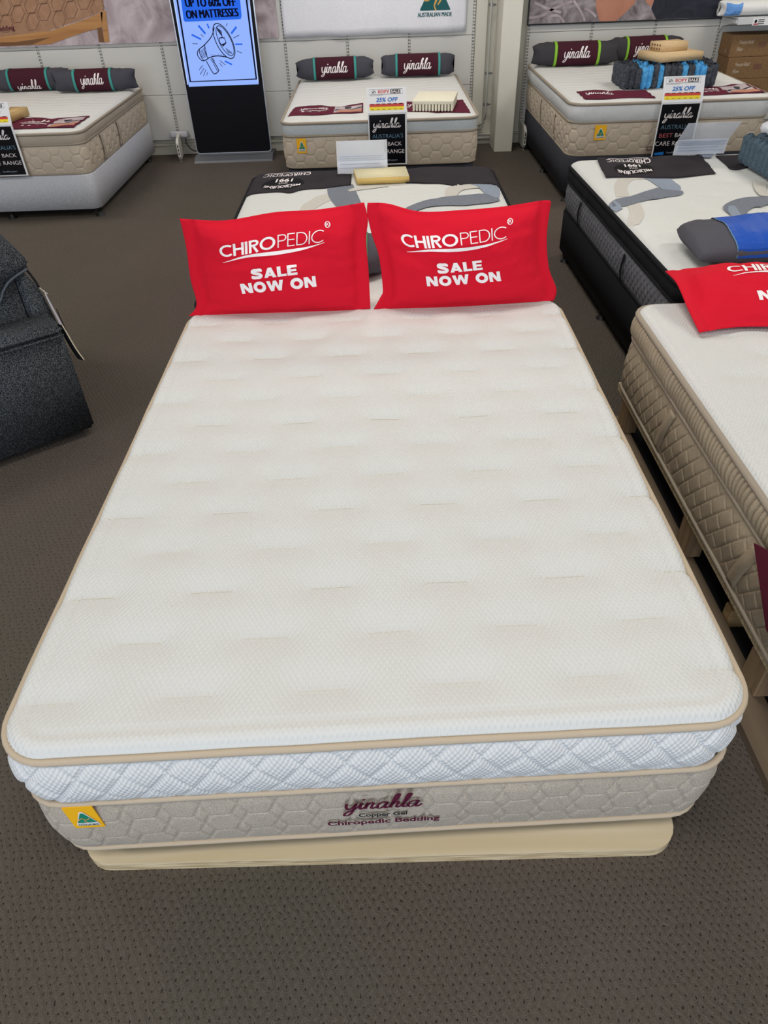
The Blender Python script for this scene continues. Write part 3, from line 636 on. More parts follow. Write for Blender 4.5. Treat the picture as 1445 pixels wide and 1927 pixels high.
def mattress(bed, name, label, cat, zb, zm, zt, crown, mats, quilt=None, amp=.006, topbulge=.012, topquilt=None, topamp=.004, inset=.02, step=.012, gstep=.012, group=None, pipes=True, wob=0.0, bottom_in=.02, rlow=None, pr=.0105):
    """mats: top, top_band, border, piping. z levels: bottom, lower piping, upper piping"""
    bed.zt, bed.crown = zt, crown
    t = thing(name, label, cat, (bed.cx, bed.cy, zb), bed.rz, group); hx, hy = bed.hx, bed.hy
    # sleeping surface
    nx, ny = int(2*hx/gstep)+1, int(2*hy/gstep)+1; X, Y = np.meshgrid(np.linspace(-hx, hx, nx), np.linspace(-hy, hy, ny), indexing='ij')
    d = bed.sdf(X, Y); r = bed.r; cxn = np.sign(X)*(hx-r); cyn = np.sign(Y)*(hy-r); k = (d < 0)
    ln = np.hypot(X-cxn, Y-cyn)+1e-9; X = np.where(k, cxn+(X-cxn)/ln*r*.999, X); Y = np.where(k, cyn+(Y-cyn)/ln*r*.999, Y)
    Z = bed.topL(X, Y)
    sf = ob('sleeping_surface', bed.W(X, Y, Z), grid_faces(nx, ny), mats['top'], t, uv=np.stack([X, Y], -1).reshape(-1, 2))
    def band(nm, z0, z1, o0, o1, bulge, q, am, mat, rad=None):
        P, ss = bed.path(0, step, rad); nz = max(5, int((z1-z0)/step*1.2)); Zr = np.linspace(z0, z1, nz); tt = (Zr-z0)/(z1-z0)
        off = (o0+(o1-o0)*tt+bulge*np.sin(PI*tt)**.7)[None, :]+np.zeros((len(P), 1)); SS, ZZ = np.meshgrid(ss, Zr-z0, indexing='ij')
        env = np.clip(np.minimum(tt, 1-tt)*6, 0, 1)[None, :]
        if q is not None: off = off+am*(q(SS, ZZ)-.75)*env
        off = off+.004*smoothn(SS*1.7, ZZ*2, 9)*env
        x = P[:, 0:1]+P[:, 2:3]*off; y = P[:, 1:2]+P[:, 3:4]*off
        F = grid_faces(len(P), nz, True, False)
        return ob(nm, bed.W(x, y, np.broadcast_to(Zr[None, :], x.shape)), F, mat, t, uv=np.stack([SS, ZZ], -1).reshape(-1, 2))
    bt = band('top_border', zm, zt, -inset, -.006, topbulge, topquilt, topamp, mats['top_band'])
    bb_ = band('side_border', zb, zm, -inset-bottom_in, -inset, .012, quilt, amp, mats['border'], rlow)
    # underside closes the mattress
    P, ss = bed.path(inset+bottom_in, .05, rlow); V = bed.W(P[:, 0], P[:, 1], np.full(len(P), zb+.002)); ob('underside', V, [tuple(range(len(P)))[::-1]], mats['border'], t, False)
    if pipes:
        for zz, ins, rr, nm in ((zt, .0, pr, 'upper_piping'), (zm, inset-.004, .008, 'lower_piping'), (zb+.006, inset+bottom_in-.004, .007, 'bottom_piping')):
            P, ss = bed.path(ins, .02, None if nm == 'upper_piping' else rlow); wz = wob*smoothn(ss*.9, ss*0, 12)
            V, F = tube_g(bed.W(P[:, 0], P[:, 1], zz+wz), rr, 8, True); ob(nm, V, F, mats['piping'], t)
    return t, sf, bb_
def sidefn(bed, inset, bulge=.016):
    """front face of a bed: (x along the front, z) -> world"""
    def f(P, off=.004):
        y = -bed.hy+inset-off; return bed.W(P[:, 0], np.full(len(P), y-bulge), P[:, 1])
    return f
def made_tag(parent, fn, x, z, wd, ht, lean=0.0):
    d = D2(); d.poly([(x, z+ht), (x+wd, z+ht), (x+wd+lean, z), (x+lean, z)]); o = d.build('label_tag', lambda P: fn(P, .002), mk['yellow'], parent); md = o.modifiers.new('s', 'SOLIDIFY'); md.thickness = .002; md.offset = -1
    l2 = lean*.5
    d = D2(); d.poly([(x+.14*wd+lean, z+.13*ht), (x+.9*wd+lean, z+.13*ht), (x+.9*wd+lean, z+.22*ht), (x+.58*wd+l2, z+.8*ht), (x+.46*wd+l2, z+.8*ht), (x+.14*wd+lean, z+.22*ht)]); d.build('label_triangle_edge', lambda P: fn(P, .0052), mk['white_print'], o)
    d = D2(); d.poly([(x+.19*wd+lean, z+.28*ht), (x+.85*wd+lean, z+.28*ht), (x+.57*wd+l2, z+.74*ht), (x+.47*wd+l2, z+.74*ht)]); d.build('label_triangle', lambda P: fn(P, .0056), mk['green'], o)
    d = D2(); d.ribbon(crom([(x+.24*wd+lean, z+.38*ht), (x+.42*wd+lean*.7, z+.5*ht), (x+.55*wd+lean*.7, z+.42*ht), (x+.68*wd+lean*.7, z+.5*ht)], 4), .04*wd); d.ribbon([(x+.52*wd+lean*.7, z+.45*ht), (x+.48*wd+lean*.8, z+.36*ht), (x+.55*wd+lean, z+.3*ht)], .04*wd); d.build('label_kangaroo', lambda P: fn(P, .006), mk['gold'], o)
    d = D2(); d.text('AUSTRALIAN MADE', x+.17*wd+lean, x+.87*wd+lean, z+.14*ht, .1*ht, .01); d.build('label_lettering', lambda P: fn(P, .006), mk['dgreen'], o)
    return o
def side_handle(bed, parent, xside, y, z0, z1, mat, wd=.035, lean=.0, inset=.03, bowd=.009):
    """vertical fabric strap handle on the left (-1) or right (+1) side"""
    n = 12; tt = np.linspace(0, 1, n); V = []
    for k in tt:
        bow = bowd*math.sin(PI*k); z = z0+(z1-z0)*k
        for dy in (-wd/2, wd/2):
            for th in (0, .004): V.append((xside*(bed.hx-inset+.018+bow+th), y+dy+lean*(k-.5), z))
    V = np.array(V); F = []
    for i in range(n-1):
        a = i*4; b = a+4
        F += [(a, a+2, b+2, b), (a+1, b+1, b+3, a+3), (a, b, b+1, a+1), (a+2, a+3, b+3, b+2)]
    F += [(0, 1, 3, 2), (4*n-4, 4*n-2, 4*n-1, 4*n-3)]
    return ob('side_handle', bed.W(V[:, 0], V[:, 1], V[:, 2]), F, mat, parent)
def bed_base(bed, name, label, z0, z1, inset, mat, feet, group=None, bev=.015, rc=.06, footmat=None):
    t = thing(name, label, 'bed base', (bed.cx, bed.cy, 0), bed.rz, group)
    b2 = Bed(bed.cx, bed.cy, bed.hx-inset, bed.hy-inset, bed.rz, rc); P, ss = b2.path(0, .03); prof = [(0, z0+.004), (0, z1-.01), (-.01, z1)]
    V = []; 
    for o_, z in [(-.02, z0), (-.003, z0+.004)]+prof[1:]: V.append(b2.W(P[:, 0]+P[:, 2]*o_, P[:, 1]+P[:, 3]*o_, np.full(len(P), z)))
    n = len(P); V = np.concatenate(V); F = [(k*n+i, k*n+(i+1) % n, (k+1)*n+(i+1) % n, (k+1)*n+i) for k in range(3) for i in range(n)]+[tuple(range(n))[::-1], tuple(range(3*n, 4*n))]
    ob('upholstered_box', V, F, mat, t)
    for fx, fy in feet:
        c = b2.W(np.array([fx]), np.array([fy]), np.array([0.0]))[0]; V, F = lathe_g([(.034, 0), (.034, .008), (.018, .014), (.014, z0-.012), (.024, z0-.006), (.024, z0+.006)], c, 14); ob('foot', V, F, footmat or mk['foot_black'], t)
    return t
def pillowtop_tufts(xs_a, xs_b, ya, yb, tw):
    return [(x, y, tw) for y in ya for x in xs_a]+[(x, y, tw) for y in yb for x in xs_b]

# ---- the main mattress
MB = Bed(0.0, 1.036, .764, 1.026, 0.0, .11); MB.lip = 1; MB.skew = .03; MB.edge = .030
ya = [y-1.036 for y in np.arange(.134, 2.0, .2945)]; yb = [y-1.036 for y in np.arange(.281, 2.0, .2945)]
MB.tufts = pillowtop_tufts([-.682, -.396, -.110, .170, .456, .735], [-.530, -.250, .031, .318, .603], ya, yb, .095)
mt, sf, br = mattress(MB, 'white_mattress', 'large white knit pillow top mattress with tan piping in the centre of the shop', 'mattress', .120, .340, .506, .027,
    dict(top=mk['knit_white'], top_band=mk['knit_border'], border=mk['linen'], piping=mk['piping']), quilt=lambda s, z: hexq(s, z, .082, .072, .0026, False), amp=.0065,
    topquilt=lambda s, z: diaq(s, z, .09, .006, .8), topamp=.007, topbulge=.020, inset=.007, step=.003, gstep=.008, wob=.003, bottom_in=.006, rlow=.085, pr=.0085)
gs = []
for tx, ty, tw in MB.tufts:
    if abs(tx) > .69: tw = .075
    X = np.linspace(tx-tw/2, tx+tw/2, 14); Yv = ty+.0012*np.sin(np.arange(14)*PI*.9)
    gs.append(tube_g(MB.W(X, Yv, MB.topL(X, np.full(14, ty))+.0004), .0009, 4))
V, F = join(*gs); add_part_mesh(sf, V, F, mk['thread'])
mfn = sidefn(MB, .007, .010)
made_tag(mt, mfn, -.672, .252, .064, .088, .004)
d = D2(); d.script(-.080, .092, .268, .027, .23); d.build('script_lettering', lambda P: mfn(P, .006), mk['maroon_print'], mt, label='maroon script lettering')
d = D2(); d.text('Copper Gel', -.052, .055, .231, .016, .03); d.build('black_lettering', lambda P: mfn(P, .005), mk['black_print'], mt, label='small black lettering')
d = D2(); d.text('Chiropedic Bedding', -.123, .128, .199, .019, .03); d.build('bedding_lettering', lambda P: mfn(P, .005), mk['maroon_print'], mt, label='maroon block lettering')
# plywood board under it
t = thing('plywood_base', 'pale plywood base board on the carpet under the large white mattress', 'bed base', (0, .9, 0))
P = rrect_pts(-.735, .708, .0, 1.95, .07); V, F = prism_g(P, .031, .036, 'z'); ob('board_face', V, F, mk['ply'], t, False)
V, F = prism_g(P, 0.0, .031, 'z'); ob('board_edge', V, F, mk['ply_edge'], t, False)
V, F = box_g(-.62, .62, .14, 1.92, .036, .119, .004); ob('support_platform', V, F, mk['timber'], t, False)

# ---- right bed
RB = Bed(1.045+.766, .93, .766, 1.005, 0.0, .09); RB.lip = 1; RB.edge = .035
RB.tufts = pillowtop_tufts([-.55, -.26, .03, .32], [-.40, -.11, .18], [-.8, -.5, -.2, .1, .4, .7], [-.65, -.35, -.05, .25, .55, .85], .095)
ruche = lambda s, z: np.abs(np.sin(s*PI/.0235+.75*np.sin(s*37)+z*12+.5*np.sin(s*11+z*40)))**.55
rt, rsf, rbr = mattress(RB, 'ruched_mattress', 'white topped mattress with ruched taupe side on the right edge', 'mattress', .198, .425, .525, .022,
    dict(top=mk['knit_white'], top_band=mk['linen_dark'], border=mk['linen_dark'], piping=mk['piping_grey']), quilt=lambda s, z: brickq(s, z, .078, .050, .003), amp=.0045,
    topquilt=ruche, topamp=.016, topbulge=.018, inset=.005, step=.003, gstep=.012, bottom_in=-.006)
for y in (1.36-.93, .66-.93): side_handle(RB, rt, -1, y, .215, .405, mk['linen_dark'], .05, -.06, .014, .007)
t = thing('timber_bed_base', 'timber frame base of posts and flat planks under the ruched mattress', 'bed base', (1.8, .93, 0))
for nm, x0, x1, y0, y1, z0, z1, m in (('bottom_plank', .985, 1.085, -.10, 1.90, 0, .034, 'plank'), ('bottom_plank', 2.50, 2.60, -.10, 1.90, 0, .034, 'plank'), ('top_plank', 1.046, 1.14, -.10, 1.915, .160, .195, 'ply_edge'), ('top_plank', 2.46, 2.565, -.10, 1.915, .160, .195, 'ply_edge')):
    V, F = box_g(x0, x1, y0, y1, z0, z1, .003, 1); ob(nm, V, F, mk[m], t, False)
for y in (.06, .46, 1.03, 1.80):
    V, F = box_g(1.050, 1.105, y-.045, y+.045, .034, .160, .003, 1); ob('post', V, F, mk['timber'], t, False)
    V, F = box_g(2.515, 2.57, y-.045, y+.045, .034, .160, .003, 1); ob('post', V, F, mk['timber'], t, False)
for y in (.72,):
    V, F = box_g(1.09, 2.495, y-.022, y+.022, 0, .075, .003, 1); ob('cross_rail', V, F, mk['timber_light'], t, False)
V, F = box_g(1.14, 2.46, -.1, 1.915, .165, .19); ob('support_deck', V, F, mk['timber'], t, False)
for y in (.86, 1.68):
    V, F = lathe_g([(.009, 0), (.009, .004), (.006, .006)], (1.045, y, .034), 10); ob('bolt', V, F, mk['foot_black'], t)
V, F = box_g(1.09, 2.49, -.1, 1.88, 0.0, .004)
tag(ob('floor_mat', V, F, plain('black_mat', srgb(22, 23, 26), .9), None, False), 'black mat on the carpet beneath the timber frame base', 'mat')

# ---- black bed behind the right bed
BB = Bed(0, 0, .745, .985, .0264, .09); _c = (1.175-.015+.0264*3.0, 3.0); BB.cx = _c[0]+.745*math.cos(.0264); BB.cy = _c[1]+.745*math.sin(.0264)
BB.tufts = pillowtop_tufts([-.5, -.17, .16, .5], [-.33, 0, .33], [-.75, -.3, .15, .6], [-.52, -.07, .38, .8], .02)
mats_black = dict(top=knit('white_damask_knit', (.68, .69, .67, 1), .05, .016, .35, .004), top_band=mk['black_band'], border=mk['grey_quilt'], piping=mk['black_band'])
bt, bsf, _ = mattress(BB, 'swirl_mattress', 'white mattress with grey swirls and black quilted sides behind the ruched mattress', 'mattress', .305, .475, .557, .030, mats_black,
    quilt=lambda s, z: diaq(s, z, .046, .0035, .8), amp=.006, topbulge=.012, inset=.006, step=.005, gstep=.015, bottom_in=.008, group='white mattresses with grey swirls')
for y in (.55, -.30): side_handle(BB, bt, -1, y, .325, .455, mk['black_band'], .02, .0, .014)
bed_base(BB, 'black_bed_base', 'black fabric bed base on small feet behind the ruched mattress', .05, .303, .004, mk['black_base'], [(-.715, .83), (-.715, -.04), (-.715, -.85), (.70, .83), (.70, 0), (.70, -.85)])
def swirls(bed, parent, z, items):
    topf = lambda off: (lambda P: np.stack([P[:, 0], P[:, 1], bed.top(P[:, 0], P[:, 1])+off], 1))
    for k, (mat, pts, wd) in enumerate(items):
        P = np.array([at_z(px, py, z)[:2] for px, py in pts]); C = crom(np.column_stack([P, np.asarray(wd, float)]), 8); d = D2(); d.ribbon(C[:, :2], C[:, 2]); d.build('swirl_panel', topf(.0015+.0009*k), mk[mat], parent, .03)
swirls(BB, bsf, .585, [
 ('beige_swirl', [(1172, 372), (1168, 352), (1180, 337), (1215, 333)], [.07, .07, .08, .10]), ('beige_swirl', [(1190, 382), (1198, 400), (1195, 412), (1192, 422)], [.07, .07, .07, .05]),
 ('slate_light', [(1208, 328), (1238, 338), (1258, 352), (1268, 366)], [.10, .12, .12, .06]), ('slate', [(1159, 386), (1172, 382), (1200, 376), (1230, 368), (1258, 362), (1262, 360)], [.10, .12, .10, .13, .16, .10]),
 ('slate_light', [(1152, 379), (1158, 386), (1166, 394)], [.03, .04, .03]),
 ('slate', [(1392, 412), (1384, 396), (1398, 386), (1425, 380), (1460, 378)], [.05, .12, .13, .12, .12]), ('slate_light', [(1376, 390), (1380, 402), (1388, 414)], [.03, .05, .04]), ('beige_swirl', [(1428, 345), (1430, 360), (1438, 372)], [.07, .06, .04]),
 ('slate_light', [(1313, 286), (1326, 292), (1330, 300)], [.10, .09, .04])])

# ---- bed behind the main mattress
CB = Bed(-.003, 3.14, .772, 1.045, 0.0, .09); CB.tufts = BB.tufts
ct, csf, _ = mattress(CB, 'swirl_mattress', 'white mattress with grey swirls behind the two upright red pillows', 'mattress', .24, .41, .495, .026, mats_black,
    quilt=lambda s, z: diaq(s, z, .034, .004, .8), amp=.005, topbulge=.012, inset=.006, step=.012, gstep=.015, bottom_in=.008, group='white mattresses with grey swirls')
bed_base(CB, 'black_bed_base', 'black fabric bed base under the swirl mattress behind the upright red pillows', .05, .238, .004, mk['black_base'], [(-.68, .88), (.68, .88), (-.68, -.88), (.68, -.88)])
swirls(CB, csf, .52, [
 ('beige_swirl', [(565, 408), (585, 388), (610, 374), (640, 368)], [.04, .10, .12, .12]), ('slate', [(640, 350), (645, 368), (655, 385), (662, 396)], [.16, .17, .15, .12]), ('beige_swirl', [(655, 359), (690, 355), (730, 350)], [.07, .06, .03]),
 ('beige_swirl', [(848, 372), (855, 358), (880, 350), (900, 348)], [.06, .10, .16, .16]), ('slate_light', [(895, 342), (915, 350), (925, 362), (928, 374)], [.16, .13, .10, .06]),
 ('slate', [(770, 396), (800, 386), (840, 380), (880, 378), (912, 375), (928, 372)], [.08, .10, .17, .18, .18, .14])])

# ---- back beds
GB = Bed(-2.93, 6.06, .745, .95, 0.0, .10); GB.waves = .003
gt, gsf, _ = mattress(GB, 'taupe_mattress', 'white topped mattress with taupe side on the pale grey base at far left', 'mattress', .318, .530, .605, .025,
    dict(top=mk['knit_back'], top_band=mk['taupe_band'], border=mk['linen_light'], piping=mk['piping_grey']), quilt=lambda s, z: honeyq(s, z, .092, .0042), amp=.009, topbulge=.010, inset=.008, step=.006, gstep=.02, bottom_in=.010, group='mattresses along the back wall')
for y in (-.55, -.08): side_handle(GB, gt, 1, y, .335, .52, mk['taupe_band'], .03, .0, .014)
bed_base(GB, 'grey_bed_base', 'light grey fabric bed base on black feet at far left', .06, .316, .0, mk['grey_base'], [(.712, -.905), (.0, -.905), (.70, .75), (-.70, -.90), (-.70, .75)], rc=.07)
KB = Bed(.055, 6.05, .738, .965, 0.0, .10); KB.waves = .003
kt, ksf, _ = mattress(KB, 'taupe_mattress', 'white topped mattress with pale grey band by the back wall in the middle', 'mattress', .312, .535, .620, .020,
    dict(top=mk['knit_back'], top_band=mk['grey_band'], border=mk['linen_light'], piping=mk['piping_grey']), quilt=lambda s, z: honeyq(s, z, .092, .0042), amp=.009, topbulge=.006, inset=.004, step=.006, gstep=.02, bottom_in=.006, group='mattresses along the back wall')
bed_base(KB, 'charcoal_bed_base', 'dark bed base beneath the middle mattress by the back wall', .06, .31, .02, mk['navy_base'], [(-.6, -.85), (.6, -.85), (-.6, .85), (.6, .85)])
kfn = sidefn(KB, .004); made_tag(kt, kfn, -.628, .425, .072, .10, .0)
LB = Bed(1.465+.752, 6.05, .752, .978, 0.0, .12); LB.waves = .003
lt, lsf, _ = mattress(LB, 'taupe_mattress', 'white topped mattress with white knit band on the charcoal base at back right', 'mattress', .328, .560, .680, .022,
    dict(top=mk['knit_back'], top_band=knit('white_rib_knit', (.68, .69, .69, 1), .012, .03, .6, .004), border=mk['linen_light'], piping=mk['piping_grey']), quilt=lambda s, z: honeyq(s, z, .092, .0042), amp=.009, topbulge=.016, inset=.016, step=.006, gstep=.02, bottom_in=.012, group='mattresses along the back wall')
for y in (-.45, .15): side_handle(LB, lt, -1, y, .345, .54, mk['linen_light'], .03, .0, .022)
bed_base(LB, 'charcoal_bed_base', 'charcoal fabric bed base on small feet at back right', .065, .326, .012, mk['navy_base'], [(-.70, -.93), (-.715, -.08), (-.70, .85), (.70, -.92), (.70, .85)], rc=.10)
lfn = sidefn(LB, .016); made_tag(lt, lfn, -.555, .445, .085, .10, .0)
d = D2(); d.text('Chiropedic', -.145, .105, .36, .03, .012); d.build('bedding_lettering', lambda P: lfn(P, .008), mk['maroon_print'], lt)
d = D2(); d.script(-.055, .195, .43, .04, .23); d.build('script_lettering', lambda P: lfn(P, .008), mk['maroon_print'], lt)

# ------------------------------------------------------------------ pillows
def coons(L, R, B, T, nu, nv):
    """boundary curves as arrays (bottom->top for L,R; left->right for B,T) -> grid (nu,nv,3)"""
    def rs(P, n):
        P = crom(P, 10); s = np.concatenate([[0], np.cumsum(np.linalg.norm(np.diff(P, axis=0), axis=1))]); q = np.linspace(0, s[-1], n); return np.stack([np.interp(q, s, P[:, k]) for k in range(3)], 1)
    L, R, B, T = rs(L, nv), rs(R, nv), rs(B, nu), rs(T, nu); u = np.linspace(0, 1, nu)[:, None, None]; v = np.linspace(0, 1, nv)[None, :, None]
    return (1-u)*L[None]+u*R[None]+(1-v)*B[:, None]+v*T[:, None]-((1-u)*(1-v)*B[0]+u*(1-v)*B[-1]+(1-u)*v*T[0]+u*v*T[-1])
class Pillow:
    def __init__(s, name, label, group, L, R, B, T, thick, flange, mat, seed=1, nu=70, nv=48, flat_back=.6, cat='pillow', wr=.009, pw=(.55, .6)):
        s.G = coons(L, R, B, T, nu, nv); s.nu, s.nv = nu, nv
        nrm = np.cross(s.G[-1, 0]-s.G[0, 0], s.G[0, -1]-s.G[0, 0]); s.n = nrm/np.linalg.norm(nrm)
        u, v = np.meshgrid(np.linspace(0, 1, nu), np.linspace(0, 1, nv), indexing='ij'); lu = np.linalg.norm(s.G[-1, 0]-s.G[0, 0]); lv = np.linalg.norm(s.G[0, -1]-s.G[0, 0])
        fu = np.clip((np.minimum(u, 1-u)*lu-flange[0])/(.5*lu-flange[0]), 0, 1); fv = np.clip((np.minimum(v, 1-v)*lv-flange[1])/(.5*lv-flange[1]), 0, 1)
        prof = (1-(1-fu)**2.6)**pw[0]*(1-(1-fv)**2.4)**pw[1]
        fl = np.exp(-((np.minimum(u, 1-u)*lu-flange[0])/.010)**2) if flange[0] > .01 else 0
        s.h = thick*prof-.006*fl+wr*smoothn(u*1.6+.3*v, v*1.3, seed, 4)*np.clip(prof*4, 0, 1)+.002; 
        hb = -flat_back*thick*prof-.002
        Vf = (s.G+s.n*s.h[:, :, None]).reshape(-1, 3); Vb = (s.G+s.n*hb[:, :, None]).reshape(-1, 3); m = nu*nv
        F = grid_faces(nu, nv)+[tuple(i+m for i in f[::-1]) for f in grid_faces(nu, nv)]
        rim = [i*nv for i in range(nu)]+[(nu-1)*nv+j for j in range(1, nv)]+[i*nv+nv-1 for i in range(nu-2, -1, -1)]+[j for j in range(nv-2, 0, -1)]
        F += [(rim[k], rim[k]+m, rim[(k+1) % len(rim)]+m, rim[(k+1) % len(rim)]) for k in range(len(rim))]
        uv = np.stack([u*lu, v*lv], -1).reshape(-1, 2); V = np.concatenate([Vf, Vb]); zb = V[:, 2].min(); c = V.mean(0)
        s.t = thing(name, label, cat, (c[0], c[1], zb), 0, group); s.body = ob('pillow_body', V, F, mat, s.t, uv=np.concatenate([uv, uv]))
    def fn(s, off):
        def f(P):
            u = np.clip(P[:, 0], 0, 1)*(s.nu-1); v = np.clip(P[:, 1], 0, 1)*(s.nv-1); i = np.minimum(u.astype(int), s.nu-2); j = np.minimum(v.astype(int), s.nv-2); a = (u-i)[:, None]; b = (v-j)[:, None]
            Q = s.G+s.n*(s.h+off)[:, :, None]; return (1-a)*(1-b)*Q[i, j]+a*(1-b)*Q[i+1, j]+(1-a)*b*Q[i, j+1]+a*b*Q[i+1, j+1]
        return f
def sale_print(p, x0, x1, y, tilt=0.0, sc=1.0):
    """u,v in pillow fractions; block of sale lettering"""
    w_ = x1-x0
    d = D2(); d.glyphs('CHIRO', x0, x0+.545*w_, y, .115*sc, .165, False, tilt); d.glyphs('PEDIC', x0+.565*w_, x1, y+tilt*.565*w_, .115*sc, .075, False, tilt)
    d.ring(x1+.035*w_, y+.15*sc+tilt*w_, .022*w_, .026*sc, .005); d.text('R', x1+.022*w_, x1+.048*w_, y+.136*sc+tilt*w_, .028*sc)
    sw = crom([(x0+.02*w_, y-.055*sc), (x0+.25*w_, y-.022*sc+tilt*.25*w_), (x0+.55*w_, y-.042*sc+tilt*.55*w_), (x0+.8*w_, y-.036*sc+tilt*.8*w_), (x1+.01*w_, y-.005*sc+tilt*w_)], 8); k = np.linspace(0, 1, len(sw)); d.ribbon(sw, .003+.030*sc*np.sin(PI*k)**1.5)
    d.glyphs('SALE', x0+.29*w_, x0+.74*w_, y-.235*sc, .095*sc, .30, True, tilt*.35); d.glyphs('NOW ON', x0+.165*w_, x0+.905*w_, y-.375*sc, .105*sc, .30, True, tilt*.35)
    d.build('sale_lettering', p.fn(.0022), mk['white_print'], p.t, .035, label='white sale lettering')
dy = -.02
A3 = lambda L: [(x, y+dy, z) for x, y, z in L]
p1 = Pillow('red_pillow', 'upright red sale pillow on the left at the head of the large white mattress', 'red sale pillows',
    A3([(-.763, 2.0, .53), (-.722, 2.008, .575), (-.73, 2.026, .677), (-.726, 2.046, .797), (-.733, 2.063, .897)]), A3([(-.015, 2.002, .535), (-.016, 2.025, .675), (-.021, 2.046, .794), (-.011, 2.059, .871), (-.023, 2.069, .931)]),
    A3([(-.763, 2.0, .53), (-.558, 2.0, .528), (-.389, 2.0, .526), (-.184, 2.001, .530), (-.015, 2.002, .535)]), A3([(-.733, 2.063, .897), (-.612, 2.061, .886), (-.529, 2.062, .887), (-.362, 2.065, .908), (-.198, 2.066, .912), (-.023, 2.069, .931)]), .065, (.05, .012), mk['red'], 3)
sale_print(p1, .195, .765, .665, .09)
p2 = Pillow('red_pillow', 'upright red sale pillow on the right at the head of the large white mattress', 'red sale pillows',
    A3([(-.002, 2.001, .533), (.028, 2.009, .581), (.038, 2.015, .612), (.027, 2.036, .734), (.003, 2.049, .813), (-.013, 2.062, .89), (-.010, 2.069, .929)]), A3([(.734, 2.003, .543), (.741, 2.011, .589), (.703, 2.025, .672), (.684, 2.045, .792), (.69, 2.066, .912)]),
    A3([(-.002, 2.001, .533), (.189, 2.001, .531), (.364, 2.001, .533), (.56, 2.002, .538), (.734, 2.003, .543)]), A3([(-.010, 2.069, .929), (.068, 2.068, .924), (.19, 2.062, .893), (.354, 2.063, .893), (.518, 2.064, .901), (.659, 2.066, .917), (.69, 2.066, .912)]), .07, (.04, .012), mk['red'], 8)
sale_print(p2, .165, .755, .66, .10)
zz = lambda px, py, z: at_z(px, py, z)
p3 = Pillow('red_pillow', 'red sale pillow lying at the head of the ruched mattress on the right', 'red sale pillows',
    [(1.195, 1.625, .560), (1.185, 1.75, .600), (1.185, 1.90, .635), (1.19, 2.045, .625)], [(1.93, 1.625, .565), (1.94, 1.85, .61), (1.93, 2.05, .64)],
    [(1.195, 1.625, .560), (1.35, 1.655, .562), (1.6, 1.64, .562), (1.93, 1.625, .565)], [(1.19, 2.045, .625), (1.35, 2.025, .645), (1.6, 2.03, .645), (1.93, 2.05, .64)], .055, (.05, .02), mk['red'], 5, flat_back=.25)
sale_print(p3, .235, .82, .585, .0)
